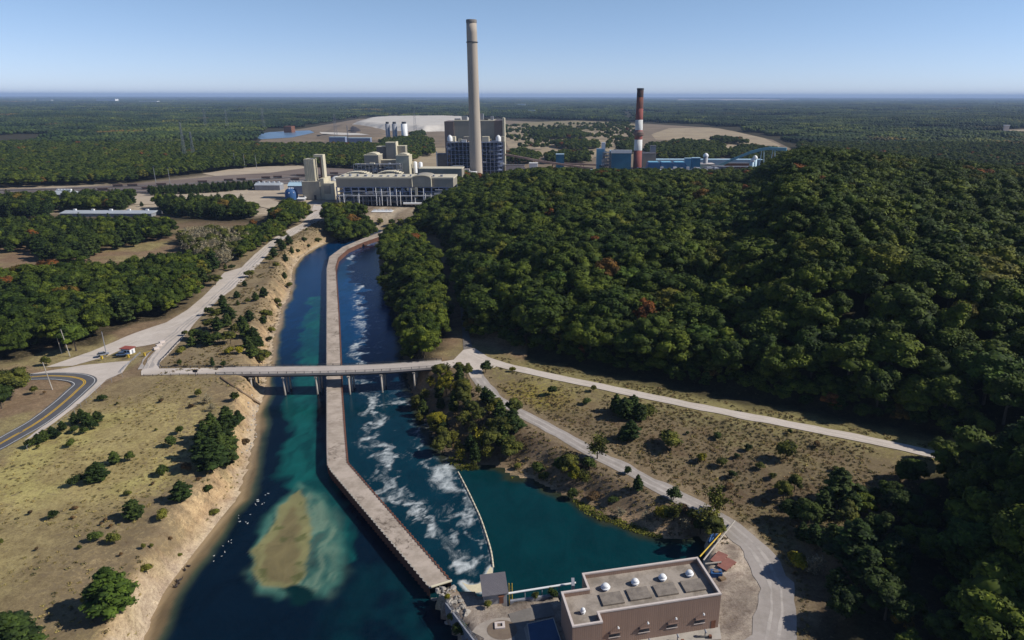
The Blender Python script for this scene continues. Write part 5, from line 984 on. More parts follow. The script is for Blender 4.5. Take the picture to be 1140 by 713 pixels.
# small far houses near the horizon
ff = [(118,113.6,22,'white_metal',34),(50,112.5,14,'white_metal',10),(75,112.8,14,'white_metal',9),(165,114,20,'white_metal',9),(730,110.3,24,'white_metal',16),(738,110.3,20,'white_metal',12),(752,110.6,22,'coping_mat',9),(770,111,20,'white_metal',10),(792,111.3,22,'white_metal',12),(814,113,12,'white_metal',12),(880,111,18,'white_metal',12),(928,110.5,26,'white_metal',12),(1000,113,14,'white_metal',9),(1050,111.3,20,'white_metal',16),(700,109.5,18,'white_metal',10),(580,118.5,10,'white_metal',14),(592,127,8,'pale_blue',12),(30,112.4,16,'coping_mat',8),(470,111.5,14,'white_metal',10),(1120,146.5,3,'coping_mat',9)]
for i, (px, py, wd, mm, h) in enumerate(ff):
    x, y = P(px, py+.3); w_ = max(8, wd*.9*y/1500); o = thing('far_building', f'tiny pale building far off on the plain, {px/11.4:.1f}% across', 'far building', (x, y, 0), 'far buildings scattered over the plain')
    h_ = h*1.0+9; MB().box(x-w_, x+w_, y, y+w_*.6, 0, h_).build('wall', mm, o); MB().box(x-w_-1, x+w_+1, y-1, y+w_*.6+1, h_+.01, h_+2).build('roof', 'white_metal', o)
for pl, m_ in (([(752,110.9),(800,110.4),(868,111.2),(872,112),(800,112.2),(756,111.8)],'earth_tan'), ([(880,111.5),(930,111),(990,112),(985,113),(900,112.8)],'earth_tan'), ([(1040,112.3),(1090,112.2),(1100,113),(1045,113.2)],'earth_tan'), ([(1110,145.5),(1150,144.5),(1150,147.5),(1112,148)],'earth_tan')): sheet('field', pl, m_, 1.5)
EXCL = [Wf([(281,166),(300,145),(340,141),(400,131),(500,130.2),(540,131.5),(600,133.5),(720,136.5),(800,141),(862,153),(888,166),(905,206),(540,206),(500,198),(430,215),(330,245),(-60,245),(-60,211),(30,210.5),(140,205),(235,192),(335,182),(420,187),(455,181),(470,165)])]
EXCL += [Wf([(750,110.4),(875,110.2),(878,112.6),(752,112.4)]), Wf([(1105,144.5),(1160,143),(1160,149),(1108,149)]), Wf([(690,125),(702,125),(712,134),(700,134)])]
# ------------------------------------------------------------------ vegetation meshes
def mesh_np(name, V, Fq, mats, midx=None, tone=None, smooth=False):
    me = bpy.data.meshes.new(name); V = np.asarray(V, float); me.vertices.add(len(V)); me.vertices.foreach_set('co', V.ravel())
    ln = np.array([len(f) for f in Fq]); lv = np.concatenate([np.asarray(f) for f in Fq]) if len(Fq) else np.array([])
    me.loops.add(len(lv)); me.loops.foreach_set('vertex_index', lv.astype(np.int32)); me.polygons.add(len(ln))
    me.polygons.foreach_set('loop_start', np.concatenate([[0], np.cumsum(ln)[:-1]]).astype(np.int32)); me.polygons.foreach_set('loop_total', ln.astype(np.int32)); me.update(calc_edges=True)
    for m_ in mats: me.materials.append(MAT[m_])
    if midx is not None: me.polygons.foreach_set('material_index', np.asarray(midx, np.int32))
    if tone is not None: a = me.attributes.new('tone', 'FLOAT', 'POINT'); a.data.foreach_set('value', np.asarray(tone, float))
    return me
def ico(sub=1):
    bm = bmesh.new(); bmesh.ops.create_icosphere(bm, subdivisions=sub, radius=1); V = np.array([v.co[:] for v in bm.verts]); F_ = [[v.index for v in f.verts] for f in bm.faces]; bm.free(); return V, F_
ICO1, ICO2, ICO3 = ico(1), ico(2), ico(3)
class TM:
    def __init__(s): s.V = []; s.F = []; s.T = []; s.n = 0
    def add(s, V, F_, tone):
        s.V.append(V); s.F += [[i+s.n for i in f] for f in F_]; s.T.append(np.full(len(V), tone) if np.isscalar(tone) else tone); s.n += len(V)
    def leaves(s, C, Nn, size, rg_, tone):
        k = len(C); Nn = Nn+rg_.normal(0, .45, Nn.shape); Nn /= np.linalg.norm(Nn, axis=1)[:, None]+1e-9
        a = np.cross(Nn, rg_.normal(0, 1, Nn.shape)); a /= np.linalg.norm(a, axis=1)[:, None]+1e-9; b = np.cross(Nn, a)
        sz = size*rg_.uniform(.6, 1.3, k)[:, None]; q = np.stack([C+a*sz, C+b*sz*.7, C-a*sz*.9, C-b*sz*.75], 1)
        q += rg_.normal(0, .12, q.shape)*size; V = q.reshape(-1, 3); i = np.arange(k)*4+s.n; s.V.append(V); s.F += [[j, j+1, j+2, j+3] for j in i]; s.T.append(np.repeat(tone, 4)); s.n += 4*k
    def mesh(s, name, m_): return mesh_np(name, np.concatenate(s.V), s.F, [m_], tone=np.clip(np.concatenate(s.T), 0, 1))
def rdir(rg_, k, zmin=-1):
    z = rg_.uniform(zmin, 1, k); t = rg_.uniform(0, 2*math.pi, k); r_ = np.sqrt(np.maximum(0, 1-z*z)); return np.stack([r_*np.cos(t), r_*np.sin(t), z], 1)
def crown_broad(seed, h=15, R_=5.2, nl=26, per=110, leaf=.42, name='crown', cz=.57, vz=.37):
    g = np.random.default_rng(seed); t = TM(); cz = h*cz
    d = rdir(g, nl, -.55); rr = g.uniform(.55, .98, nl); asym = 1+.22*np.sin(np.arctan2(d[:, 1], d[:, 0])*2+seed)
    C = d*rr[:, None]*np.array([R_, R_, h*vz])*np.stack([asym, asym, np.ones(nl)], 1)+np.array([0, 0, cz])
    C = np.vstack([C, [[0, 0, cz], [0, 0, cz+h*.18]]])
    for i, c_ in enumerate(C):
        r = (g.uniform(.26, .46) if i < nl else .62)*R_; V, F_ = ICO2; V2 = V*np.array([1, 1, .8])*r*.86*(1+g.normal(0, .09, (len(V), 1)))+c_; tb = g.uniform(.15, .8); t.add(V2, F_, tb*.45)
        if i >= nl: continue
        D_ = rdir(g, per, -.35); L = c_+D_*np.array([1, 1, .85])*r*g.uniform(.85, 1.13, per)[:, None]; t.leaves(L, D_+np.array([0, 0, .35]), leaf, g, np.clip(tb+g.normal(0, .22, per), 0, 1))
    return t.mesh(name, 'leaf_green')
def crown_pine(seed, h=12, R_=3.2, name='crown', layers=11):
    g = np.random.default_rng(seed); t = TM()
    for k in range(layers):
        f = k/(layers-1); z = h*(.14+.82*f); r = R_*(1-f)**.5*(1-.25*(f < .12))*(.68+.5*g.random())+.15; nb = max(4, int(9-5*f)); ph_ = g.random()*6
        for j in range(nb):
            a = ph_+j*2*math.pi/nb+g.normal(0, .15); rb2 = r*g.uniform(.7, 1.1); dr = np.array([math.cos(a), math.sin(a), 0]); tb = g.uniform(.2, .9)
            for q in (.45, .85):
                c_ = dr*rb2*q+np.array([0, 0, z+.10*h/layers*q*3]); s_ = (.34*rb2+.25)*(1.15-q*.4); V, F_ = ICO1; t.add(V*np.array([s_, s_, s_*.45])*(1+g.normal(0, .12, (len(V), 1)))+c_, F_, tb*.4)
                n_ = 17; D_ = rdir(g, n_, -.3); t.leaves(c_+D_*np.array([1, 1, .55])*s_*1.08, D_+np.array([0, 0, .6]), .30, g, np.clip(tb+g.normal(0, .2, n_), 0, 1))
    V, F_ = ICO2; t.add(V*np.array([R_*.35, R_*.35, h*.38])+np.array([0, 0, h*.5]), F_, .1)
    return t.mesh(name, 'needle_green')
def crown_bush(seed, h=3, R_=1.6, name='crown', leaf=.2):
    g = np.random.default_rng(seed); t = TM()
    for i in range(10):
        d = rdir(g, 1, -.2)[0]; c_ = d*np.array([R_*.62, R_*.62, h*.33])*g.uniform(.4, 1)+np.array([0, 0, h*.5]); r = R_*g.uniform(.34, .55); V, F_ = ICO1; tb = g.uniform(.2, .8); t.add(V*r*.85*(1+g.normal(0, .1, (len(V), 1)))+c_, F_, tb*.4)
        D_ = rdir(g, 70, -.5); t.leaves(c_+D_*r*g.uniform(.9, 1.25, 70)[:, None], D_+np.array([0, 0, .3]), leaf, g, np.clip(tb+g.normal(0, .22, 70), 0, 1))
    return t.mesh(name, 'leaf_olive')
def crown_wispy(seed, h=9, R_=3, name='crown', n=1100, leaf=.27, grey=False):
    g = np.random.default_rng(seed); t = TM(); nb = 34
    for i in range(nb):
        d = rdir(g, 1, .05)[0]; d = d*np.array([1, 1, 1.3]); L = g.uniform(.55, 1)*np.array([R_, R_, h*.55]); a = np.array([0, 0, h*.28]); b = a+d*L; k = n//nb; f = g.uniform(.35, 1.05, k)[:, None]
        C = a+(b-a)*f+g.normal(0, .33, (k, 3)); t.leaves(C, rdir(g, k), leaf, g, g.uniform(.1, 1, k))
        w_ = .05; dd = (b-a); u = np.cross(dd, [0, 0, 1.0]); u /= np.linalg.norm(u)+1e-9; u2 = np.cross(u, dd/np.linalg.norm(dd)); V = np.array([a+u*w_, a-u*w_, a+u2*w_, b]); t.add(V, [[0, 1, 3], [1, 2, 3], [2, 0, 3]], .5)
    return t.mesh(name, 'twig_grey' if grey else 'leaf_olive')
def trunk_mesh(h, r, name='trunk', limbs=4, seed=0):
    mb = MB(); g = random.Random(seed); mb.tube((0, 0, -.6), (0.1, 0, h*.35), r*1.15, r*.75, 7); mb.tube((.1, 0, h*.35), (0, .1, h*.8), r*.75, r*.2, 6)
    for i in range(limbs):
        a = i*2*math.pi/limbs+g.random(); z = h*g.uniform(.28, .5); mb.tube((0, 0, z), (math.cos(a)*h*.2, math.sin(a)*h*.2, z+h*.22), r*.4, r*.12, 5)
    me = bpy.data.meshes.new(name); me.from_pydata(mb.v, [], mb.f); me.materials.append(MAT['bark']); return me
KIND = {'broad': dict(h=15, cr=[crown_broad(100+i, 15, (5.4, 5.0, 5.8, 4.7, 5.2, 6.0)[i], (26, 22, 30, 20, 25, 32)[i]) for i in range(6)], tr=[trunk_mesh(15, .32, seed=i) for i in range(2)], nm='broadleaf_tree'),
    'pine': dict(h=12, cr=[crown_pine(200+i, 12, (3.3, 2.9, 3.7, 3.2)[i]) for i in range(4)], tr=[trunk_mesh(12, .22, limbs=0, seed=9)], nm='pine_tree'),
    'bush': dict(h=3, cr=[crown_bush(300+i, 3, (1.6, 1.9, 1.4)[i]) for i in range(3)], tr=[trunk_mesh(3, .08, seed=4)], nm='shrub'),
    'wispy': dict(h=9, cr=[crown_wispy(400+i, 9, 3) for i in range(2)], tr=[trunk_mesh(9, .15, seed=5)], nm='willow_tree'),
    'bare': dict(h=9, cr=[crown_wispy(500+i, 9, 3.6, n=1100, leaf=.24, grey=True) for i in range(2)], tr=[trunk_mesh(9, .15, seed=6)], nm='bare_tree')}
rt = random.Random(99); NT = {}
def tree(kind, x, y, h, label, cat=None, group=None, leaf=None, z=None, wide=1.0, name=None, notrunk=False):
    NT[kind] = NT.get(kind, 0)+1; k = KIND[kind]; z = Hs(x, y) if z is None else z; nm = name or k['nm']
    o = link(bpy.data.objects.new(nm, None)); o.location = (x, y, z-.05); s_ = h/k['h']; o.scale = (s_*wide, s_*wide, s_); o.rotation_euler.z = rt.uniform(0, 6.28)
    tag(o, label, cat or ('shrub' if kind == 'bush' else 'tree'), group)
    c_ = link(bpy.data.objects.new('crown', rt.choice(k['cr']))); c_.parent = o; c_.pass_index = rt.randrange(1000)
    if leaf: c_.material_slots[0].link = 'OBJECT'; c_.material_slots[0].material = MAT[leaf]
    t_ = link(bpy.data.objects.new('trunk' if kind != 'bush' else 'stem', rt.choice(k['tr']))); t_.parent = o
    return o
# ------------------------------------------------------------------ sources for uncountable woods
def src_coll(name, meshes):
    c_ = bpy.data.collections.new(name)
    for i, me in enumerate(meshes): c_.objects.link(bpy.data.objects.new(f'{name}_{i:02d}', me))
    return c_
def patch(seed, size=100, n=150, hi=(8, 15)):
    g = np.random.default_rng(seed); t = TM(); V, F_ = ICO2
    gx_ = int(math.sqrt(n)); cell = size/gx_
    for i in range(gx_):
        for j in range(gx_):
            x, y = (i+g.uniform(.1, .9))*cell-size/2, (j+g.uniform(.1, .9))*cell-size/2; h = g.uniform(*hi); r = g.uniform(3.6, 6.2)
            W_ = V.copy(); W_ = W_*(1+g.normal(0, .13, (len(V), 1)))*np.array([r, r, r*.95])+np.array([x, y, h-r*.5]); t.add(W_, F_, np.clip(g.uniform(0, 1)+g.normal(0, .12, len(V)), 0, 1))
    q = size*.5; t.add(np.array([[-q,-q,3.5],[q,-q,3.5],[q,q,3.5],[-q,q,3.5]]), [[0,1,2,3]], .1)
    return t.mesh('far_patch', 'far_leaf')
SRC_BROAD = src_coll('zsrc_broad', KIND['broad']['cr']); SRC_PINE = src_coll('zsrc_pine', KIND['pine']['cr']); SRC_PATCH = src_coll('zsrc_patch', [patch(i) for i in range(4)])
def scatter(name, pts, rots, scl, idx, src, label, cat, group=None):
    me = bpy.data.meshes.new(name); P_ = np.asarray(pts, float); me.vertices.add(len(P_)); me.vertices.foreach_set('co', P_.ravel())
    for nm, ty, ar in (('rotz', 'FLOAT', rots), ('size', 'FLOAT_VECTOR', scl), ('pick', 'INT', idx)):
        a = me.attributes.new(nm, ty, 'POINT'); a.data.foreach_set('vector' if ty == 'FLOAT_VECTOR' else 'value', np.asarray(ar).ravel())
    o = link(bpy.data.objects.new(name, me)); tag(o, label, cat, group, 'stuff')
    ng = bpy.data.node_groups.new(name, 'GeometryNodeTree'); ng.interface.new_socket('Geometry', in_out='INPUT', socket_type='NodeSocketGeometry'); ng.interface.new_socket('Geometry', in_out='OUTPUT', socket_type='NodeSocketGeometry')
    gi, go = ng.nodes.new('NodeGroupInput'), ng.nodes.new('NodeGroupOutput'); iop = ng.nodes.new('GeometryNodeInstanceOnPoints'); ci = ng.nodes.new('GeometryNodeCollectionInfo')
    ci.inputs['Collection'].default_value = src; ci.inputs['Separate Children'].default_value = True; ci.inputs['Reset Children'].default_value = True
    def na(n_, ty): q = ng.nodes.new('GeometryNodeInputNamedAttribute'); q.data_type = ty; q.inputs['Name'].default_value = n_; return [s_ for s_ in q.outputs if s_.enabled and s_.name == 'Attribute'][0]
    cx = ng.nodes.new('ShaderNodeCombineXYZ'); L = ng.links.new; L(na('rotz', 'FLOAT'), cx.inputs['Z']); m2p = ng.nodes.new('GeometryNodeMeshToPoints')
    L(gi.outputs[0], m2p.inputs['Mesh']); L(m2p.outputs[0], iop.inputs['Points']); L(ci.outputs[0], iop.inputs['Instance']); iop.inputs['Pick Instance'].default_value = True
    L(na('pick', 'INT'), iop.inputs['Instance Index']); L(cx.outputs[0], iop.inputs['Rotation']); L(na('size', 'FLOAT_VECTOR'), iop.inputs['Scale']); L(iop.outputs[0], go.inputs[0])
    md = o.modifiers.new('scatter', 'NODES'); md.node_group = ng; return o
def jgrid(x0, x1, y0, y1, sp, seed):
    g = np.random.default_rng(seed); X, Y = np.meshgrid(np.arange(x0, x1, sp), np.arange(y0, y1, sp)); X = X+g.uniform(-.42, .42, X.shape)*sp; Y = Y+g.uniform(-.42, .42, Y.shape)*sp; return X.ravel(), Y.ravel()
def inframe(x, y, z, m_=60):
    px, py = proj(x, y, z); return (px > -m_) & (px < 1140+m_) & (py > -m_) & (py < 713+m_) & (y > 0)
REQ = []; REST = {'broad': [], 'pine': []}
def forest(sel_x, sel_y, kind, hr, limit, label, group, name, stufflabel, leaf=None, cat='tree', seed=0, alt=None):
    g = np.random.default_rng(seed); z = H(sel_x, sel_y); ok = inframe(sel_x, sel_y, z+8, 110); sel_x, sel_y, z = sel_x[ok], sel_y[ok], z[ok]
    vis = inframe(sel_x, sel_y, z+8, -4); hh = g.uniform(hr[0], hr[1], len(sel_x))
    for i in range(len(sel_x)):
        kd, lf = kind, leaf
        if alt and g.random() < alt[1]: kd, lf = alt[0], alt[2]
        r_ = g.random()
        if lf is None and kd == 'broad': lf = 'leaf_bright' if r_ > .95 else 'leaf_turning' if r_ > .92 else 'leaf_orange' if r_ > .915 else None
        d = math.sqrt(sel_x[i]**2+sel_y[i]**2+(HC-z[i])**2); lab = label if kd == kind else label.replace('broadleaf tree', 'pine').replace('evergreen tree', 'leafy tree').replace('dark pine', 'leafy tree').replace('small dark pine', 'leafy tree')
        if kd != kind and lab == label: lab = 'tinted '+label
        REQ.append((hh[i]/d if vis[i] else -1, kd, sel_x[i], sel_y[i], z[i], hh[i], lab, group, lf, g.uniform(.95, 1.22)*(1 if group != 'trees of the hill wood' else g.uniform(.9, 1.35))))
def settle(nb, npine):
    left = {'broad': nb, 'pine': npine}
    for q in sorted(REQ, key=lambda q: -q[0]):
        s_, kd, x, y, z, h, lab, grp, lf, wd = q
        if s_ > 0 and left[kd] > 0: left[kd] -= 1; tree(kd, x, y, h, lab, 'tree', grp, lf, z, wd)
        else: REST[kd].append(q)
    g = np.random.default_rng(77)
    for kd, src, nm, lab in (('broad', SRC_BROAD, 'woodland', 'the rest of the dense green woods on the hill and along the canal'), ('pine', SRC_PINE, 'pine_wood', 'the rest of the dark pine belts left of the canal')):
        L_ = REST[kd]; n_ = len(L_); s_ = np.array([q[5] for q in L_])/KIND[kd]['h']; w_ = s_*np.array([q[9] for q in L_]); print(kd, n_, left)
        scatter(nm, np.array([[q[2], q[3], q[4]] for q in L_]), g.uniform(0, 6.28, n_), np.stack([w_, w_, s_], 1), g.integers(0, len(KIND[kd]['cr']), n_), src, lab, 'forest')
def poly_pts(pl, sp, seed, world=False, z=0):
    pw = pl if world else W(pl, z); xs = [p[0] for p in pw]; ys = [p[1] for p in pw]; X, Y = jgrid(min(xs), max(xs), min(ys), max(ys), sp, seed); k = inside(X, Y, pw); return X[k], Y[k]
# hill
X, Y = jgrid(-260, 1100, 60, 880, 8.9, 1); hd = sdist(X, Y, HILL); k = (hd > 2) & (sdist(X, Y, PADP) < -6) & (line_dist(X, Y, UR) > 13); Xh, Yh = X[k], Y[k]
forest(Xh, Yh, 'broad', (11, 19), 300, 'broadleaf tree standing in the dense wood covering the hill right of the canal', 'trees of the hill wood', 'hill_wood', 'dense green broadleaf wood covering the upper hill behind the nearer trees', seed=3)
X, Y = jgrid(-260, 260, 60, 620, 4.2, 2); hd = sdist(X, Y, HILL); k = (hd > -1) & (hd < 15) & (line_dist(X, Y, UR) > 11) & inframe(X, Y, X*0, 60); X, Y = X[k], Y[k]; gq = np.random.default_rng(14); s_ = gq.uniform(.28, .5, len(X)); print('undergrowth', len(X))
scatter('undergrowth', np.stack([X, Y, H(X, Y)-.4], 1), gq.uniform(0, 6, len(X)), np.stack([s_*1.25, s_*1.25, s_], 1), gq.integers(0, 6, len(X)), SRC_BROAD, 'low undergrowth along the foot of the hill wood', 'undergrowth')
X, Y = poly_pts([(955,560),(1050,508),(1066,560),(1068,640),(1060,725),(968,725),(950,650)], 8.5, 6, z=-1); forest(X, Y, 'broad', (5, 8), 60, 'shaded broadleaf tree at the dark lower right edge of the hill wood', 'trees added to deepen the lower right shade', '', '', 'leaf_woods', seed=12)  # low trees added to fill out the shade at lower right
# strip between canal and corridor road
a = poly_pts([(428,262),(450,262),(470,275),(486,298),(492,330),(494,360),(490,388),(480,400),(458,404),(450,385),(444,350),(434,322),(427,294)], 5.8, 5)
forest(*a, 'broad', (9, 13.5), 120, 'rounded green tree in the narrow tree strip along the right bank above the bridge', 'trees of the right bank strip', 'bank_wood', 'rest of the tree strip on the right bank', seed=4)
# west woods
for i, (pl, sp, hr, kd, lf, lim, grp, lab, alt) in enumerate(LEFT):
    x_, y_ = poly_pts(pl, sp, 40+i)
    if kd == 'bare':
        for a, b in zip(x_, y_):
            f_ = rt.random() < alt[1]; tree('broad' if f_ else 'bare', a, b, rt.uniform(*hr), lab, 'tree', grp, alt[2] if f_ else None, wide=1.2)
    else: forest(x_, y_, kd, hr, lim, lab, grp, 'background_wood', 'rest of the '+grp, lf, seed=60+i, alt=alt)
# belts beyond the plant (uncountable)
Xb, Yb = [], []
for i, pl in enumerate(([(300,180),(345,175),(400,168),(455,170),(470,176),(455,184),(420,190),(340,185),(300,186)], [(425,160),(470,155),(482,160),(482,175),(450,172),(425,165)], [(560,176),(580,170),(600,176),(600,183),(566,184)], [(607,177),(628,174),(655,177),(658,184),(610,183)],
    [(720,166),(760,160),(800,163),(812,175),(790,182),(735,180),(718,172)], [(810,172),(830,167),(850,168),(880,176),(890,188),(860,190),(815,182)], [(830,160),(800,156),(790,158),(800,161),(835,162)], [(690,160),(703,158),(712,172),(695,172)], [(590,150),(640,147),(655,155),(600,156)], [(610,163),(650,160),(668,166),(640,169)], [(456,152),(470,150),(474,153),(460,155)])):
    x_, y_ = poly_pts(pl, 8.5, 90+i); Xb.append(x_); Yb.append(y_)
x_, y_ = poly_pts([(560,142),(700,138),(716,160),(700,178),(600,172),(566,165)], 26, 130); kk = fbm(x_, y_, 90, 17, 2) > .47; Xb.append(x_[kk]); Yb.append(y_[kk])
x_ = np.concatenate(Xb); y_ = np.concatenate(Yb); g = np.random.default_rng(8); s_ = g.uniform(.62, 1.0, len(x_)); scatter('plant_belt_wood', np.stack([x_, y_, x_*0], 1), g.uniform(0, 6, len(x_)), np.stack([s_*1.15, s_*1.15, s_], 1), g.integers(0, 6, len(x_)), SRC_BROAD, 'belts of dark trees around the far side of the plant', 'forest')
# far forest, ring by ring
def excl(x, y, m_=0):
    r_ = np.zeros(len(x), bool)
    for e in EXCL: r_ |= sdist(x, y, e) > m_
    return r_
X, Y = jgrid(-1300, 1300, 640, 1500, 9, 70); k = ~excl(X, Y) & (sdist(X, Y, HILL) < 4) & inframe(X, Y, X*0+8, 60) & ~((X > -420) & (Y < 700)) & ~inside(X, Y, Wf([(-90,300),(-90,209),(30,209),(150,204),(345,180),(430,186),(500,240)])); X, Y = X[k], Y[k]; g = np.random.default_rng(9); s_ = g.uniform(.7, 1.02, len(X)); print('mid far trees', len(X))
scatter('far_forest_near_edge', np.stack([X, Y, X*0], 1), g.uniform(0, 6, len(X)), np.stack([s_*1.2, s_*1.2, s_], 1), g.integers(0, 6, len(X)), SRC_BROAD, 'nearer edge of the endless forest behind and beside the plant', 'forest')
PX, PR, PS, PI = [], [], [], []
for lo, hi, s_ in ((1500, 4200, .9), (4200, 9500, 1.5), (9500, 20000, 3.0), (20000, 46000, 7.0)):
    X, Y = jgrid(-hi*1.0, hi*.85, lo, hi, 96*s_, int(lo)); k = inframe(X, Y, X*0, 90) & (~excl(X, Y, -30*min(s_, 2))); X, Y = X[k], Y[k]
    gap = fbm(X, Y, 700 if s_ < 2 else 2500, 77, 3); hz_ = g.uniform(.75, 1.15, len(X))*(.85 if s_ < 1 else 1.0)*(.55+.9*fbm(X, Y, 400, 88, 2))
    k = ~((gap > .66) & (g.random(len(X)) < .85)) & (np.abs(X-(-380-.12*Y)) > 34*s_*(s_ < 2)) & (np.abs(X-(.30*Y-60)) > 30*s_*(s_ < 2)); X, Y, hz_ = X[k], Y[k], hz_[k]
    PX.append(np.stack([X, Y, X*0], 1)); PR.append(g.integers(0, 4, len(X))*math.pi/2+g.normal(0, .1, len(X))); PS.append(np.stack([X*0+s_, X*0+s_, hz_*(1 if s_ < 5 else 1.2)], 1)); PI.append(g.integers(0, 4, len(X))); print('patches', s_, len(X))
scatter('far_forest', np.concatenate(PX), np.concatenate(PR), np.concatenate(PS), np.concatenate(PI), SRC_PATCH, 'endless flat forest fading blue towards the horizon', 'forest')

# ------------------------------------------------------------------ single trees and shrubs, by hand
used = set()
def place(kd, px, py, h, zone, leaf=None, wide=1.0, label=None, adj=None, group=None):
    x, y, z = T(px, py)
    size = 'tiny' if h < 1.6 else 'small' if h < 3 else 'medium' if h < 5.5 else 'large' if h < 9 else 'very large'
    nm = {'pine': 'dark pine', 'bush': 'round shrub', 'broad': 'leafy tree', 'wispy': 'airy olive tree', 'bare': 'bare grey tree'}[kd]
    if leaf in ('leaf_yellow',): nm = 'yellow '+nm.split()[-1]
    if leaf == 'dry_brown': nm = 'dry brown '+nm.split()[-1]
    lab = label or f'{size} {nm} {zone}, {px/11.4:.1f}% across, {py/7.13:.1f}% down'
    while lab in used: lab += ' again'
    used.add(lab)
    tree(kd, x, y, h, lab, 'shrub' if kd == 'bush' or h < 3 else 'tree', group, leaf, z, wide)
g_f = 'shrubs and young pines scattered over the dry left field'
for kd, px, py, h, lf, wd in [('bush',115,446,2.4,'needle_green',1.2),('bush',131,451,1.2,None,1),('bush',180,448,1.4,'dry_brown',1.6),('pine',84,472,4.2,None,1.5),('pine',98,474,5,None,1.6),('pine',109,470,4.2,None,1.6),('pine',91,467,4,None,1.6),('bush',104,478,3,'needle_green',1.3),
    ('pine',70,479,3.4,None,1.5),('bush',84,482,2.6,'needle_green',1.3),('bush',94,483,2.6,'needle_green',1.2),('pine',59,487,4,None,1.5),('pine',50,491,4,None,1.5),('pine',43,494,3.6,None,1.5),('bush',35,498,3,'leaf_woods',1.3),('bush',43,500,1.5,None,1),('bush',66,488,2.4,'needle_green',1.1),('bush',79,497,2.6,'leaf_woods',1),
    ('pine',128,516,4.2,None,1.5),('bush',145,513,3,'leaf_woods',1.1),('pine',110,535,6,None,1.7),('pine',102,537,4.6,None,1.5),('bush',86,539,3,'leaf_woods',1.2),('bush',201,483,2.8,'leaf_woods',1.2),('bush',191,497,3.6,'needle_green',1.1),('bush',174,480,1.1,None,1),('bush',181,530,3.2,'leaf_woods',1.3),('bush',208,524,2.6,'dry_brown',1.4),
    ('bush',34,573,1.3,'dry_brown',1),('bush',60,577,2.4,'leaf_woods',1.2),('pine',150,577,5.6,None,1.7),('bush',142,552,1.6,None,1.1),('pine',203,557,6,None,1.5),('bush',181,578,3,'leaf_olive',1),('bush',233,550,3,'leaf_woods',1),('bush',239,574,2.3,None,1.1),('bush',108,602,2.8,'needle_green',1),('bush',128,605,3.2,'leaf_olive',.9),
    ('bush',164,637,2.4,'leaf_olive',.9),('bush',95,671,1.8,'leaf_yellow',1.1),('bush',1,607,1.8,None,1),('bush',84,567,1,'dry_brown',1.4),('bush',81,578,1,'dry_brown',1),('bush',89,611,1.1,None,1),('bush',41,613,1,'dry_brown',1),('bush',135,619,1,'dry_brown',1),('bush',118,581,1.2,'dry_brown',1),('bush',124,588,1.2,'dry_brown',1),('bush',113,585,1,'dry_brown',1),
    ('bush',221,442,3,'leaf_olive',1),('bare',231,450,4.6,None,1.2),('bare',236,458,3.4,None,1.2),('bush',262,447,3.8,'leaf_woods',1),('bush',213,454,1.4,'dry_brown',1.8),('bush',226,474,2.2,'dry_brown',1.3),('bush',170,540,1,'dry_brown',1),('bush',190,602,1.2,'dry_brown',1),('bush',160,611,1.4,None,1),('bush',169,610,1.2,None,1),('bush',274,496,2.6,'dry_brown',1.4),('bush',200,620,1.1,None,1),('bush',150,560,.9,'dry_brown',1),('bush',222,535,1.2,'dry_brown',1)]:
    place(kd, px, py, h, 'on the dry left field', lf, wd, group=g_f)
for px, py, h, wd in ((254,480,9,1.5),(236,524,11,1.35),(250,520,10,1.3),(226,510,9,1.35),(229,494,8,1.3),(254,506,9.5,1.3),(242,505,10,1.3),(266,471,5,1.2),(238,488,9,1.3)): place('pine', px, py, h, 'in the left bank clump', None, wd, group='pines of the left bank clump')
place('pine', 126, 681, 11, '', 'leaf_bright', 1.55, 'big bright green pine standing alone near the bottom of the dry left field'); place('pine', 16, 735, 11, '', None, 1.7, 'dark pine cut off by the bottom left corner')
place('broad', 12, 446, 12, '', 'leaf_olive', 1.1, 'green tree turning rusty on top, at the left edge inside the road bend'); place('broad', 2, 455, 9, '', 'leaf_woods', 1.2, 'green tree at the left edge just below the rusty topped one'); place('bush', 52, 407, 4, '', 'leaf_olive', 1.1, 'lone olive shrub on brown grass by the dark woods and gravel road'); place('bush', 39, 439, 3.4, '', None, .9, 'olive shrub inside the paved road bend'); place('bush', 4, 451, 3, '', 'leaf_woods', 1.1, 'low shrub under the tree at the left edge'); place('bush', 50, 439, 1.4, '', 'dry_brown', 1, 'tiny brown bush inside the paved road bend')
place('broad', 85, 391, 13, '', 'leaf_bright', 1.2, 'bright green broadleaf tree standing forward of the dark woods behind the leaning pole'); place('broad', 240, 318, 7, '', 'leaf_olive', 1.25, 'dark brownish dome shaped tree beside the gravel road fork')
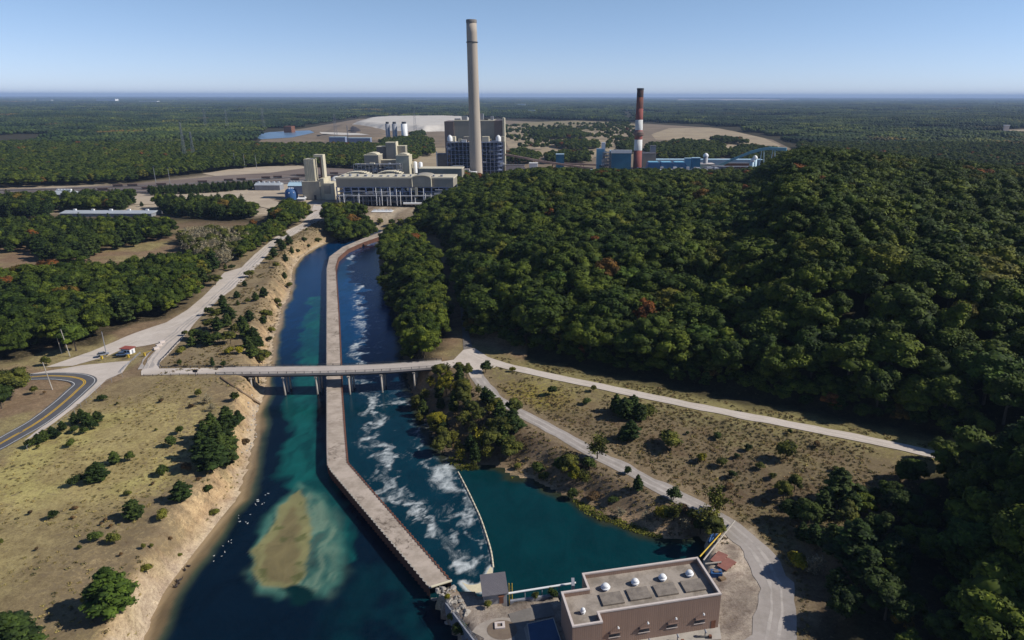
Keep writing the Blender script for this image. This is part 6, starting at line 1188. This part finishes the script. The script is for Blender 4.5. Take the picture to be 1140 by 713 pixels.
nb = [('pine',278,309,5.5,1.5),('pine',272.6,319,3.6,1.4),('pine',264,332,4.2,1.6),('pine',294,331,6,1.4),('pine',285,335,5,1.4),('pine',276,338,3.5,1.4),('pine',278,358,6,1.4),('pine',297,356,6.5,1.3),('pine',293,361,4.5,1.3),('bush',309.5,339,4,1),('bush',312,343,3,1),('pine',253,364,7,1.3),('pine',243,368,7,1.3),('pine',234,366,6,1.3),('pine',257,357,7.5,1.3),('pine',250,348,7,1.3),('pine',241,357,7,1.3),('pine',248,340,6,1.3),('pine',233,351,5,1.3),
    ('pine',225,381,6,1.4),('pine',218,378,6,1.4),('pine',214,386,5,1.4),('pine',232,385,7,1.4),('pine',243,384,7,1.4),('pine',257,383,7.5,1.3),('pine',274,376,8,1.3),('pine',283,382,8,1.3),('pine',270,367,7,1.3),('pine',287,391,8,1.3),('pine',281,399,7,1.2),('pine',292,405,8.5,1.5),('pine',276,388,6,1.2),('pine',262,372,6,1.3),('bush',202,394,3.4,1.1),('bush',200,407,2.4,1),('pine',237,408,4,1),('bush',249,409,2.8,1),('pine',251,300,3.6,1.3),('pine',258.6,301,4.4,1.3),('pine',254,292,6,1.3),('pine',268,289,5,1.3),('bush',206,374,2.6,1.2),
    ('pine',305,287,7.5,1.3),('pine',300,293,6,1.3),('pine',315,279,8,1.3),('pine',322,273,8,1.3),('pine',325,283,6,1.3),('pine',318,292,6,1.3),('pine',308,299,5,1.3),('pine',313,267,8,1.3),('pine',311,276,8,1.3),('pine',317,311,5,1.3),('bush',323,321,4,1.3),('bush',339,270,4,1.2),('bush',354,270,4,1.2),('bush',344,276,3,1),('bush',332,283,4,1.2),('bush',342,257,2.4,1),('bush',300,381,3,1.2),('bush',303,370,3,1.2),('bush',287,320,1.4,1),('pine',265,340,3,1.3),('bush',298,398,3.4,1.1)]
for kd, px, py, h, wd in nb:
    if kd == 'pine' and rt.random() < .5: kd, h, wd = 'broad', h*.85, wd*.95
    place(kd, px, py, h, 'left of the canal above the bridge', None if kd == 'pine' else rt.choice(['leaf_olive', 'leaf_woods']), wd, group='pines and shrubs between road and canal')
place('bush', 256, 394, 3.2, '', 'leaf_yellow', 1.1, 'yellow green bush, left of the two below the pines above the bridge'); place('bush', 267, 394, 3.4, '', 'leaf_yellow', 1.2, 'yellow green bush, right of the two below the pines above the bridge'); place('broad', 282, 255, 8, '', 'leaf_orange', .9, 'orange red tree top among the yellow green trees by the upper road'); place('broad', 273.5, 184, 13, '', 'leaf_orange', 1, 'small red tree at the far edge of the rail yard')
place('pine', 317, 234, 9, '', None, 1, 'dark pine at the sand yard left of the blue tank'); place('broad', 424, 252, 8, '', 'leaf_olive', 1, 'small olive tree at the canal head under the turbine hall'); place('broad', 446, 252, 7, '', 'leaf_olive', 1.1, 'low tree right of the canal head below the turbine hall'); place('pine', 158, 230, 5, '', None, 1.6, 'lone small pine on the sand yard by the long warehouse'); place('broad', 436, 247, 6, '', 'leaf_woods', 1.1, 'small dark tree at the canal head beside the olive one')
# right bank below the bridge
bx_, by_ = poly_pts([(458,436),(476,424),(498,418),(520,430),(532,444),(552,462),(576,472),(584,482),(578,496),(560,508),(540,508),(515,508),(494,500),(480,482),(470,466)], 5.6, 150, z=-4)
for a, b in zip(bx_, by_):
    r_ = rt.random(); kd, lf, hh_ = ('pine', None, rt.uniform(5, 8)) if r_ < .28 else ('broad', 'leaf_olive', rt.uniform(4, 8)) if r_ < .66 else ('wispy', 'leaf_olive', rt.uniform(5, 7)) if r_ < .88 else ('wispy', 'leaf_yellow', rt.uniform(5, 8))
    tree(kd, a, b, hh_, {'pine':'dark pine','broad':'olive green tree','wispy':'airy olive tree'}[kd].replace('airy olive', 'yellow airy' if lf == 'leaf_yellow' else 'airy olive')+' in the mixed thicket on the right bank below the bridge', 'tree', 'mixed thicket of the right bank', lf, wide=1.1)
place('broad', 497, 441, 10, '', 'leaf_yellow', 1.0, 'tall yellow green tree beside the right end of the bridge'); place('broad', 488, 481, 8, '', 'leaf_yellow', 1.1, 'broad yellow tree on the right bank above the white foam'); place('wispy', 537, 500, 9, '', 'leaf_yellow', 1.3, 'yellow willow at the tip of the right bank by the lake'); place('pine', 571, 481, 8.5, '', None, 1.4, 'dark pine at the right end of the bank thicket by the grey track'); place('pine', 557, 470, 8, '', None, 1.4, 'dark pine between the bank thicket and the grey track'); place('pine', 560, 497, 8, '', None, 1.3, 'dark pine at the lake side end of the bank thicket')
g_e = 'trees and shrubs on the rough slope between the two right roads'
for kd, px, py, h, lf, wd in [('bush',541,415,5,'leaf_woods',1.1),('bush',615,440,3.6,'needle_green',1.2),('bush',653,451,2.8,'needle_green',1),('bush',661,436,2.6,'leaf_yellow',1.1),('bush',571,414,2.2,'leaf_yellow',1),('bush',617,452,1,'dry_brown',1),('pine',695,466,8,None,1.5),('pine',705,463,8,None,1.4),('pine',686,459,7,None,1.4),('bush',722,465,5,'leaf_olive',1.2),('pine',712,468,6.5,None,1.4),
    ('pine',702,489,7,None,1.45),('pine',693,491,5,None,1.4),('bush',744,497,5.4,'leaf_olive',1.3),('bush',781,514,3,'leaf_yellow',1.2),('bush',799,489,2.4,'leaf_woods',1.2),('bush',803,519,2.8,'leaf_olive',1.4),('bush',815,532,2.4,'leaf_woods',1.3),('bush',811,545,1.8,'dry_brown',1.6),('bush',874,511,6,'leaf_olive',1.2),('bush',909,498,2,'dry_brown',1.3),('bush',879,483,1.8,'leaf_woods',.8),('bush',833,502,2.4,'leaf_woods',1.3),('bush',772,470,1,'dry_brown',1),
    ('broad',872,557,6,'leaf_olive',1.1),('broad',884,548,6,'leaf_olive',1.1),('pine',932,560,11,None,1.4),('pine',945,575,8,None,1.4),('broad',940,590,8,'leaf_olive',1.1),('broad',900,585,7,'leaf_woods',1.2),('broad',880,580,6,'leaf_woods',1.2),('pine',915,575,8,None,1.4),('broad',955,560,6,'leaf_woods',1.1),('pine',972,560,5,None,1.4),('bush',886,634,4.4,'leaf_yellow',1.3),('bare',907,640,6,None,1.1),('pine',948,630,13,None,1.5),('pine',962,650,10,None,1.5),
    ('pine',925,615,8,None,1.4),('broad',975,605,9,'leaf_woods',1.2),('broad',940,690,8,'leaf_woods',1.1),('pine',930,660,7,None,1.4),('broad',990,640,10,'leaf_woods',1.2),('broad',985,690,10,'leaf_woods',1.2),('pine',905,605,6,None,1.4),('broad',1000,580,9,'leaf_woods',1.2),('pine',892,600,5,None,1.5),('bush',850,560,1.6,'dry_brown',1.4),('bush',846,522,2,'leaf_olive',1.6),('bush',860,533,2,'leaf_olive',1.4),('bush',930,525,1.8,'leaf_olive',1.4),('bush',820,510,1.6,'leaf_woods',1.4),('bush',765,484,1.2,'leaf_woods',1.3)]:
    place(kd, px, py, h, 'right of the grey track', lf, wd, group=g_e)
g_l = 'trees and shrubs between the grey track and the lake'
for kd, px, py, h, lf, wd in [('wispy',665,511,10,'leaf_olive',1.3),('broad',633,530,7.5,'leaf_olive',1.1),('broad',624,527,6,'leaf_woods',1.1),('broad',641,541,7,'leaf_yellow',.9),('wispy',650,540,6,'leaf_olive',1.2),('bush',655,522,4,'leaf_woods',1.3),('bush',699,528,2.6,'needle_green',1),('pine',710,546,5.2,None,1.2),('bush',750,557,4,'needle_green',1.2),('wispy',750,580,7,'leaf_olive',1.2),('wispy',733,580,6,'leaf_yellow',1.0),('wispy',797,572,10,'leaf_olive',1.2),('wispy',788,590,9,'leaf_olive',1.3),('broad',795,600,7,'leaf_olive',1.1),
    ('bare',720,582,4,None,1.4),('bare',690,575,3,None,1.6),('bush',682,560,2,'leaf_woods',1.4),('bare',762,590,4,None,1.5),('bush',605,535,3,'leaf_olive',1.3),('bush',598,526,3.4,'leaf_woods',1.2),('bush',637,556,3.4,'leaf_woods',1.2),('bush',780,590,4,'leaf_woods',1.2),('bush',742,575,3,'leaf_olive',1.2),('bush',660,556,2.4,'dry_brown',1.5),('bush',576,522,2,'leaf_olive',1.4),('bush',771,578,3,'leaf_olive',1.3),('bush',760,570,2.4,'dry_brown',1.5)]:
    place(kd, px, py, h, 'between track and lake', lf, wd, group=g_l)
for kd, px, py, h, lf, wd, lb in [('bush',543,677,2,'leaf_olive',1,'small weed bush at the left foot of the grey hut'),('bush',596,667,2,'leaf_olive',1,'small weed bush on the quay between hut and pump house'),('bush',616,664,2.2,'leaf_woods',1,'small dark bush on the quay next to the pump house wall'),('bush',503,684,2.4,'leaf_olive',1,'weed bush on the riprap below the dividing wall end'),('bush',512,700,3,'leaf_woods',1.4,'green bush hanging over the yard wall at the bottom edge'),
    ('bush',562,641,1.4,'leaf_yellow',1,'yellow weeds by the foam next to the grey hut'),('bush',498,668,1.6,'leaf_yellow',1,'yellow weeds on the end of the dividing wall')]: place(kd, px, py, h, '', lf, wd, lb)
settle(299-NT.get('broad', 0), 299-NT.get('pine', 0)); print(NT)
# rough weeds: small tufts over the open land (uncountable)
def tuft(seed):
    g_ = np.random.default_rng(seed); t = TM(); C = g_.normal(0, .35, (26, 3))*np.array([1, 1, .35])+np.array([0, 0, .22]); t.leaves(C, rdir(g_, 26, .2), .22, g_, g_.uniform(0, 1, 26)); return t
SRC_T = src_coll('zsrc_tuft', [tuft(i).mesh('tuft', 'dry_grass' if False else 'leaf_olive') for i in range(3)]); 
leaf_mat('straw', (.20,.155,.085), (.27,.23,.11)); leaf_mat('weed', (.17,.12,.075), (.14,.12,.05)); leaf_mat('reed', (.13,.145,.025), (.16,.16,.035))
SRC_S = src_coll('zsrc_straw', [tuft(i+5).mesh('tuft', 'straw') for i in range(3)]); SRC_W = src_coll('zsrc_weed', [tuft(i+9).mesh('tuft', 'weed') for i in range(3)]); SRC_R = src_coll('zsrc_reed', [tuft(i+15).mesh('tuft', 'reed') for i in range(3)])
def tufts(name, poly, sp, src, lab, sc, seed, th=.45, z=None):
    xs = [p[0] for p in poly]; ys = [p[1] for p in poly]; X, Y = jgrid(max(-240, min(xs)), min(240, max(xs)), max(90, min(ys)), max(ys), sp, seed); k = inside(X, Y, poly) & (fbm(X, Y, 11, seed, 3) > th) & inframe(X, Y, X*0-2, 20) & (line_dist(X, Y, LR) > 4.5) & (line_dist(X, Y, UR) > 3.5); X, Y = X[k], Y[k]
    Z = H(X, Y) if z is None else X*0+z
    if z is None: k = Z > WZ+.15; X, Y, Z = X[k], Y[k], Z[k]
    g_ = np.random.default_rng(seed); s_ = g_.uniform(.5, 1.5, len(X))*sc; print(name, len(X)); scatter(name, np.stack([X, Y, Z], 1), g_.uniform(0, 6, len(X)), np.stack([s_, s_, s_*.8], 1), g_.integers(0, 3, len(X)), src, lab, 'grass')
tufts('dry_grass', field_w, 2.1, SRC_S, 'dry straw coloured grass tufts over the left field', .65, 31, .44)
east_all = W([(505,412),(560,405),(700,434),(900,474),(1045,506),(1010,560),(960,600),(900,640),(905,713),(880,713),(870,650),(840,605),(800,600),(740,600),(640,555),(540,518),(490,490)], -3)
tufts('rough_grass', east_all, 1.5, SRC_W, 'brown green rough weeds on the slopes beside the right hand roads', .8, 33, .38)
tufts('straw_grass', east_all, 3.4, SRC_S, 'straw grass on the slopes beside the right hand roads', .8, 34, .52)
tufts('left_bank_weeds', W([(176,417),(262,410),(300,408),(308,360),(326,300),(345,262),(420,245),(345,247),(280,298),(250,330),(205,382)]), 2.2, SRC_W, 'brown weeds between the gravel road and the canal above the bridge', 1.0, 35, .45)
tufts('reeds', W([(636,556),(652,560),(672,572),(700,581),(722,588),(738,590),(736,599),(716,595),(692,588),(664,577),(648,568)], WZ), .6, SRC_R, 'yellow green reeds in the shallows along the lake shore', .85, 36, .2, WZ-.05)
tufts('reeds_on_spit', W([(497,512),(507,508),(516,514),(530,520),(520,524),(508,523)], WZ), .9, SRC_R, 'yellow green reeds on the low spit by the foam', .8, 37, .3, WZ+.1)
tufts('water_weed', W([(538,524),(552,521),(566,527),(574,535),(560,540),(545,535)], WZ), 1.2, SRC_R, 'loose weed floating off the lake bank', .8, 38, .5, WZ+.03)
# ------------------------------------------------------------------ air, light, camera
hb = MB().box(-58000, 58000, -9500, 58500, -14.5, 204); hm = bpy.data.materials.new('haze_mat'); hm.use_nodes = True; nt = hm.node_tree; nt.nodes.clear()
out = N(nt, 'ShaderNodeOutputMaterial'); pv = N(nt, 'ShaderNodeVolumePrincipled'); pv.inputs['Color'].default_value = (.50,.68,1.0,1); pv.inputs['Density'].default_value = 4.4e-5; nt.links.new(pv.outputs[0], out.inputs['Volume'])
hz = hb.build('haze', hm); tag(hz, 'thin blue air haze over the whole plain', 'haze', kind='stuff'); del hz['category']
EL, AZ = 38.0, 92.0          # sun stands to the right of the view
sd_ = Vector((math.sin(R(AZ))*math.cos(R(EL)), math.cos(R(AZ))*math.cos(R(EL)), math.sin(R(EL))))
su = bpy.data.lights.new('sun', 'SUN'); su.energy = 5.0; su.angle = R(.5); su.color = (1, .95, .87); so = link(bpy.data.objects.new('sun', su)); so.rotation_euler = sd_.to_track_quat('Z', 'Y').to_euler(); so.location = (300, 0, 400)
w = bpy.data.worlds.new('World'); S.world = w; w.use_nodes = True; nt = w.node_tree; bg = nt.nodes['Background']
sk = nt.nodes.new('ShaderNodeTexSky'); sk.sky_type = 'NISHITA'; sk.sun_disc = False; sk.sun_elevation = R(EL); sk.sun_rotation = R(AZ); sk.altitude = 100; sk.air_density = .7; sk.dust_density = 0; sk.ozone_density = 4.0
tc = nt.nodes.new('ShaderNodeTexCoord'); sx_ = nt.nodes.new('ShaderNodeSeparateXYZ'); nt.links.new(tc.outputs['Generated'], sx_.inputs[0])
tr = ramp(nt, sx_.outputs[2], [(0.0, (.76, .77, .99)), (.05, (.88, .83, .93)), (.13, (1.0, .93, .90)), (.35, (.62, .66, .72))])
nt.links.new(mix(nt, 1.0, sk.outputs[0], tr, 'MULTIPLY'), bg.inputs['Color']); bg.inputs['Strength'].default_value = .13
cam = bpy.data.cameras.new('camera'); co = link(bpy.data.objects.new('camera', cam)); S.camera = co
cam.sensor_width = 36; cam.sensor_fit = 'HORIZONTAL'; cam.lens = F/1140*36; cam.shift_x = -(CX-570)/1140; cam.clip_start = 1; cam.clip_end = 120000
fw = Vector((0, cP, -sP)); up = Vector((0, sP, cP)); rt_v = Vector((1, 0, 0)); r2 = rt_v*math.cos(ROLL)+up*math.sin(ROLL); u2 = -rt_v*math.sin(ROLL)+up*math.cos(ROLL)
M = Matrix((r2, u2, -fw)).transposed().to_4x4(); M.translation = (0, 0, HC); co.matrix_world = M
S.render.engine = 'CYCLES'; S.cycles.volume_bounces = 0; S.cycles.max_bounces = 5; S.cycles.diffuse_bounces = 2; S.cycles.glossy_bounces = 2; S.cycles.transparent_max_bounces = 4
S.view_settings.view_transform = 'Standard'; S.view_settings.look = 'None'; S.view_settings.exposure = 0; S.view_settings.gamma = 1
S.render.resolution_x = 1024; S.render.resolution_y = 640
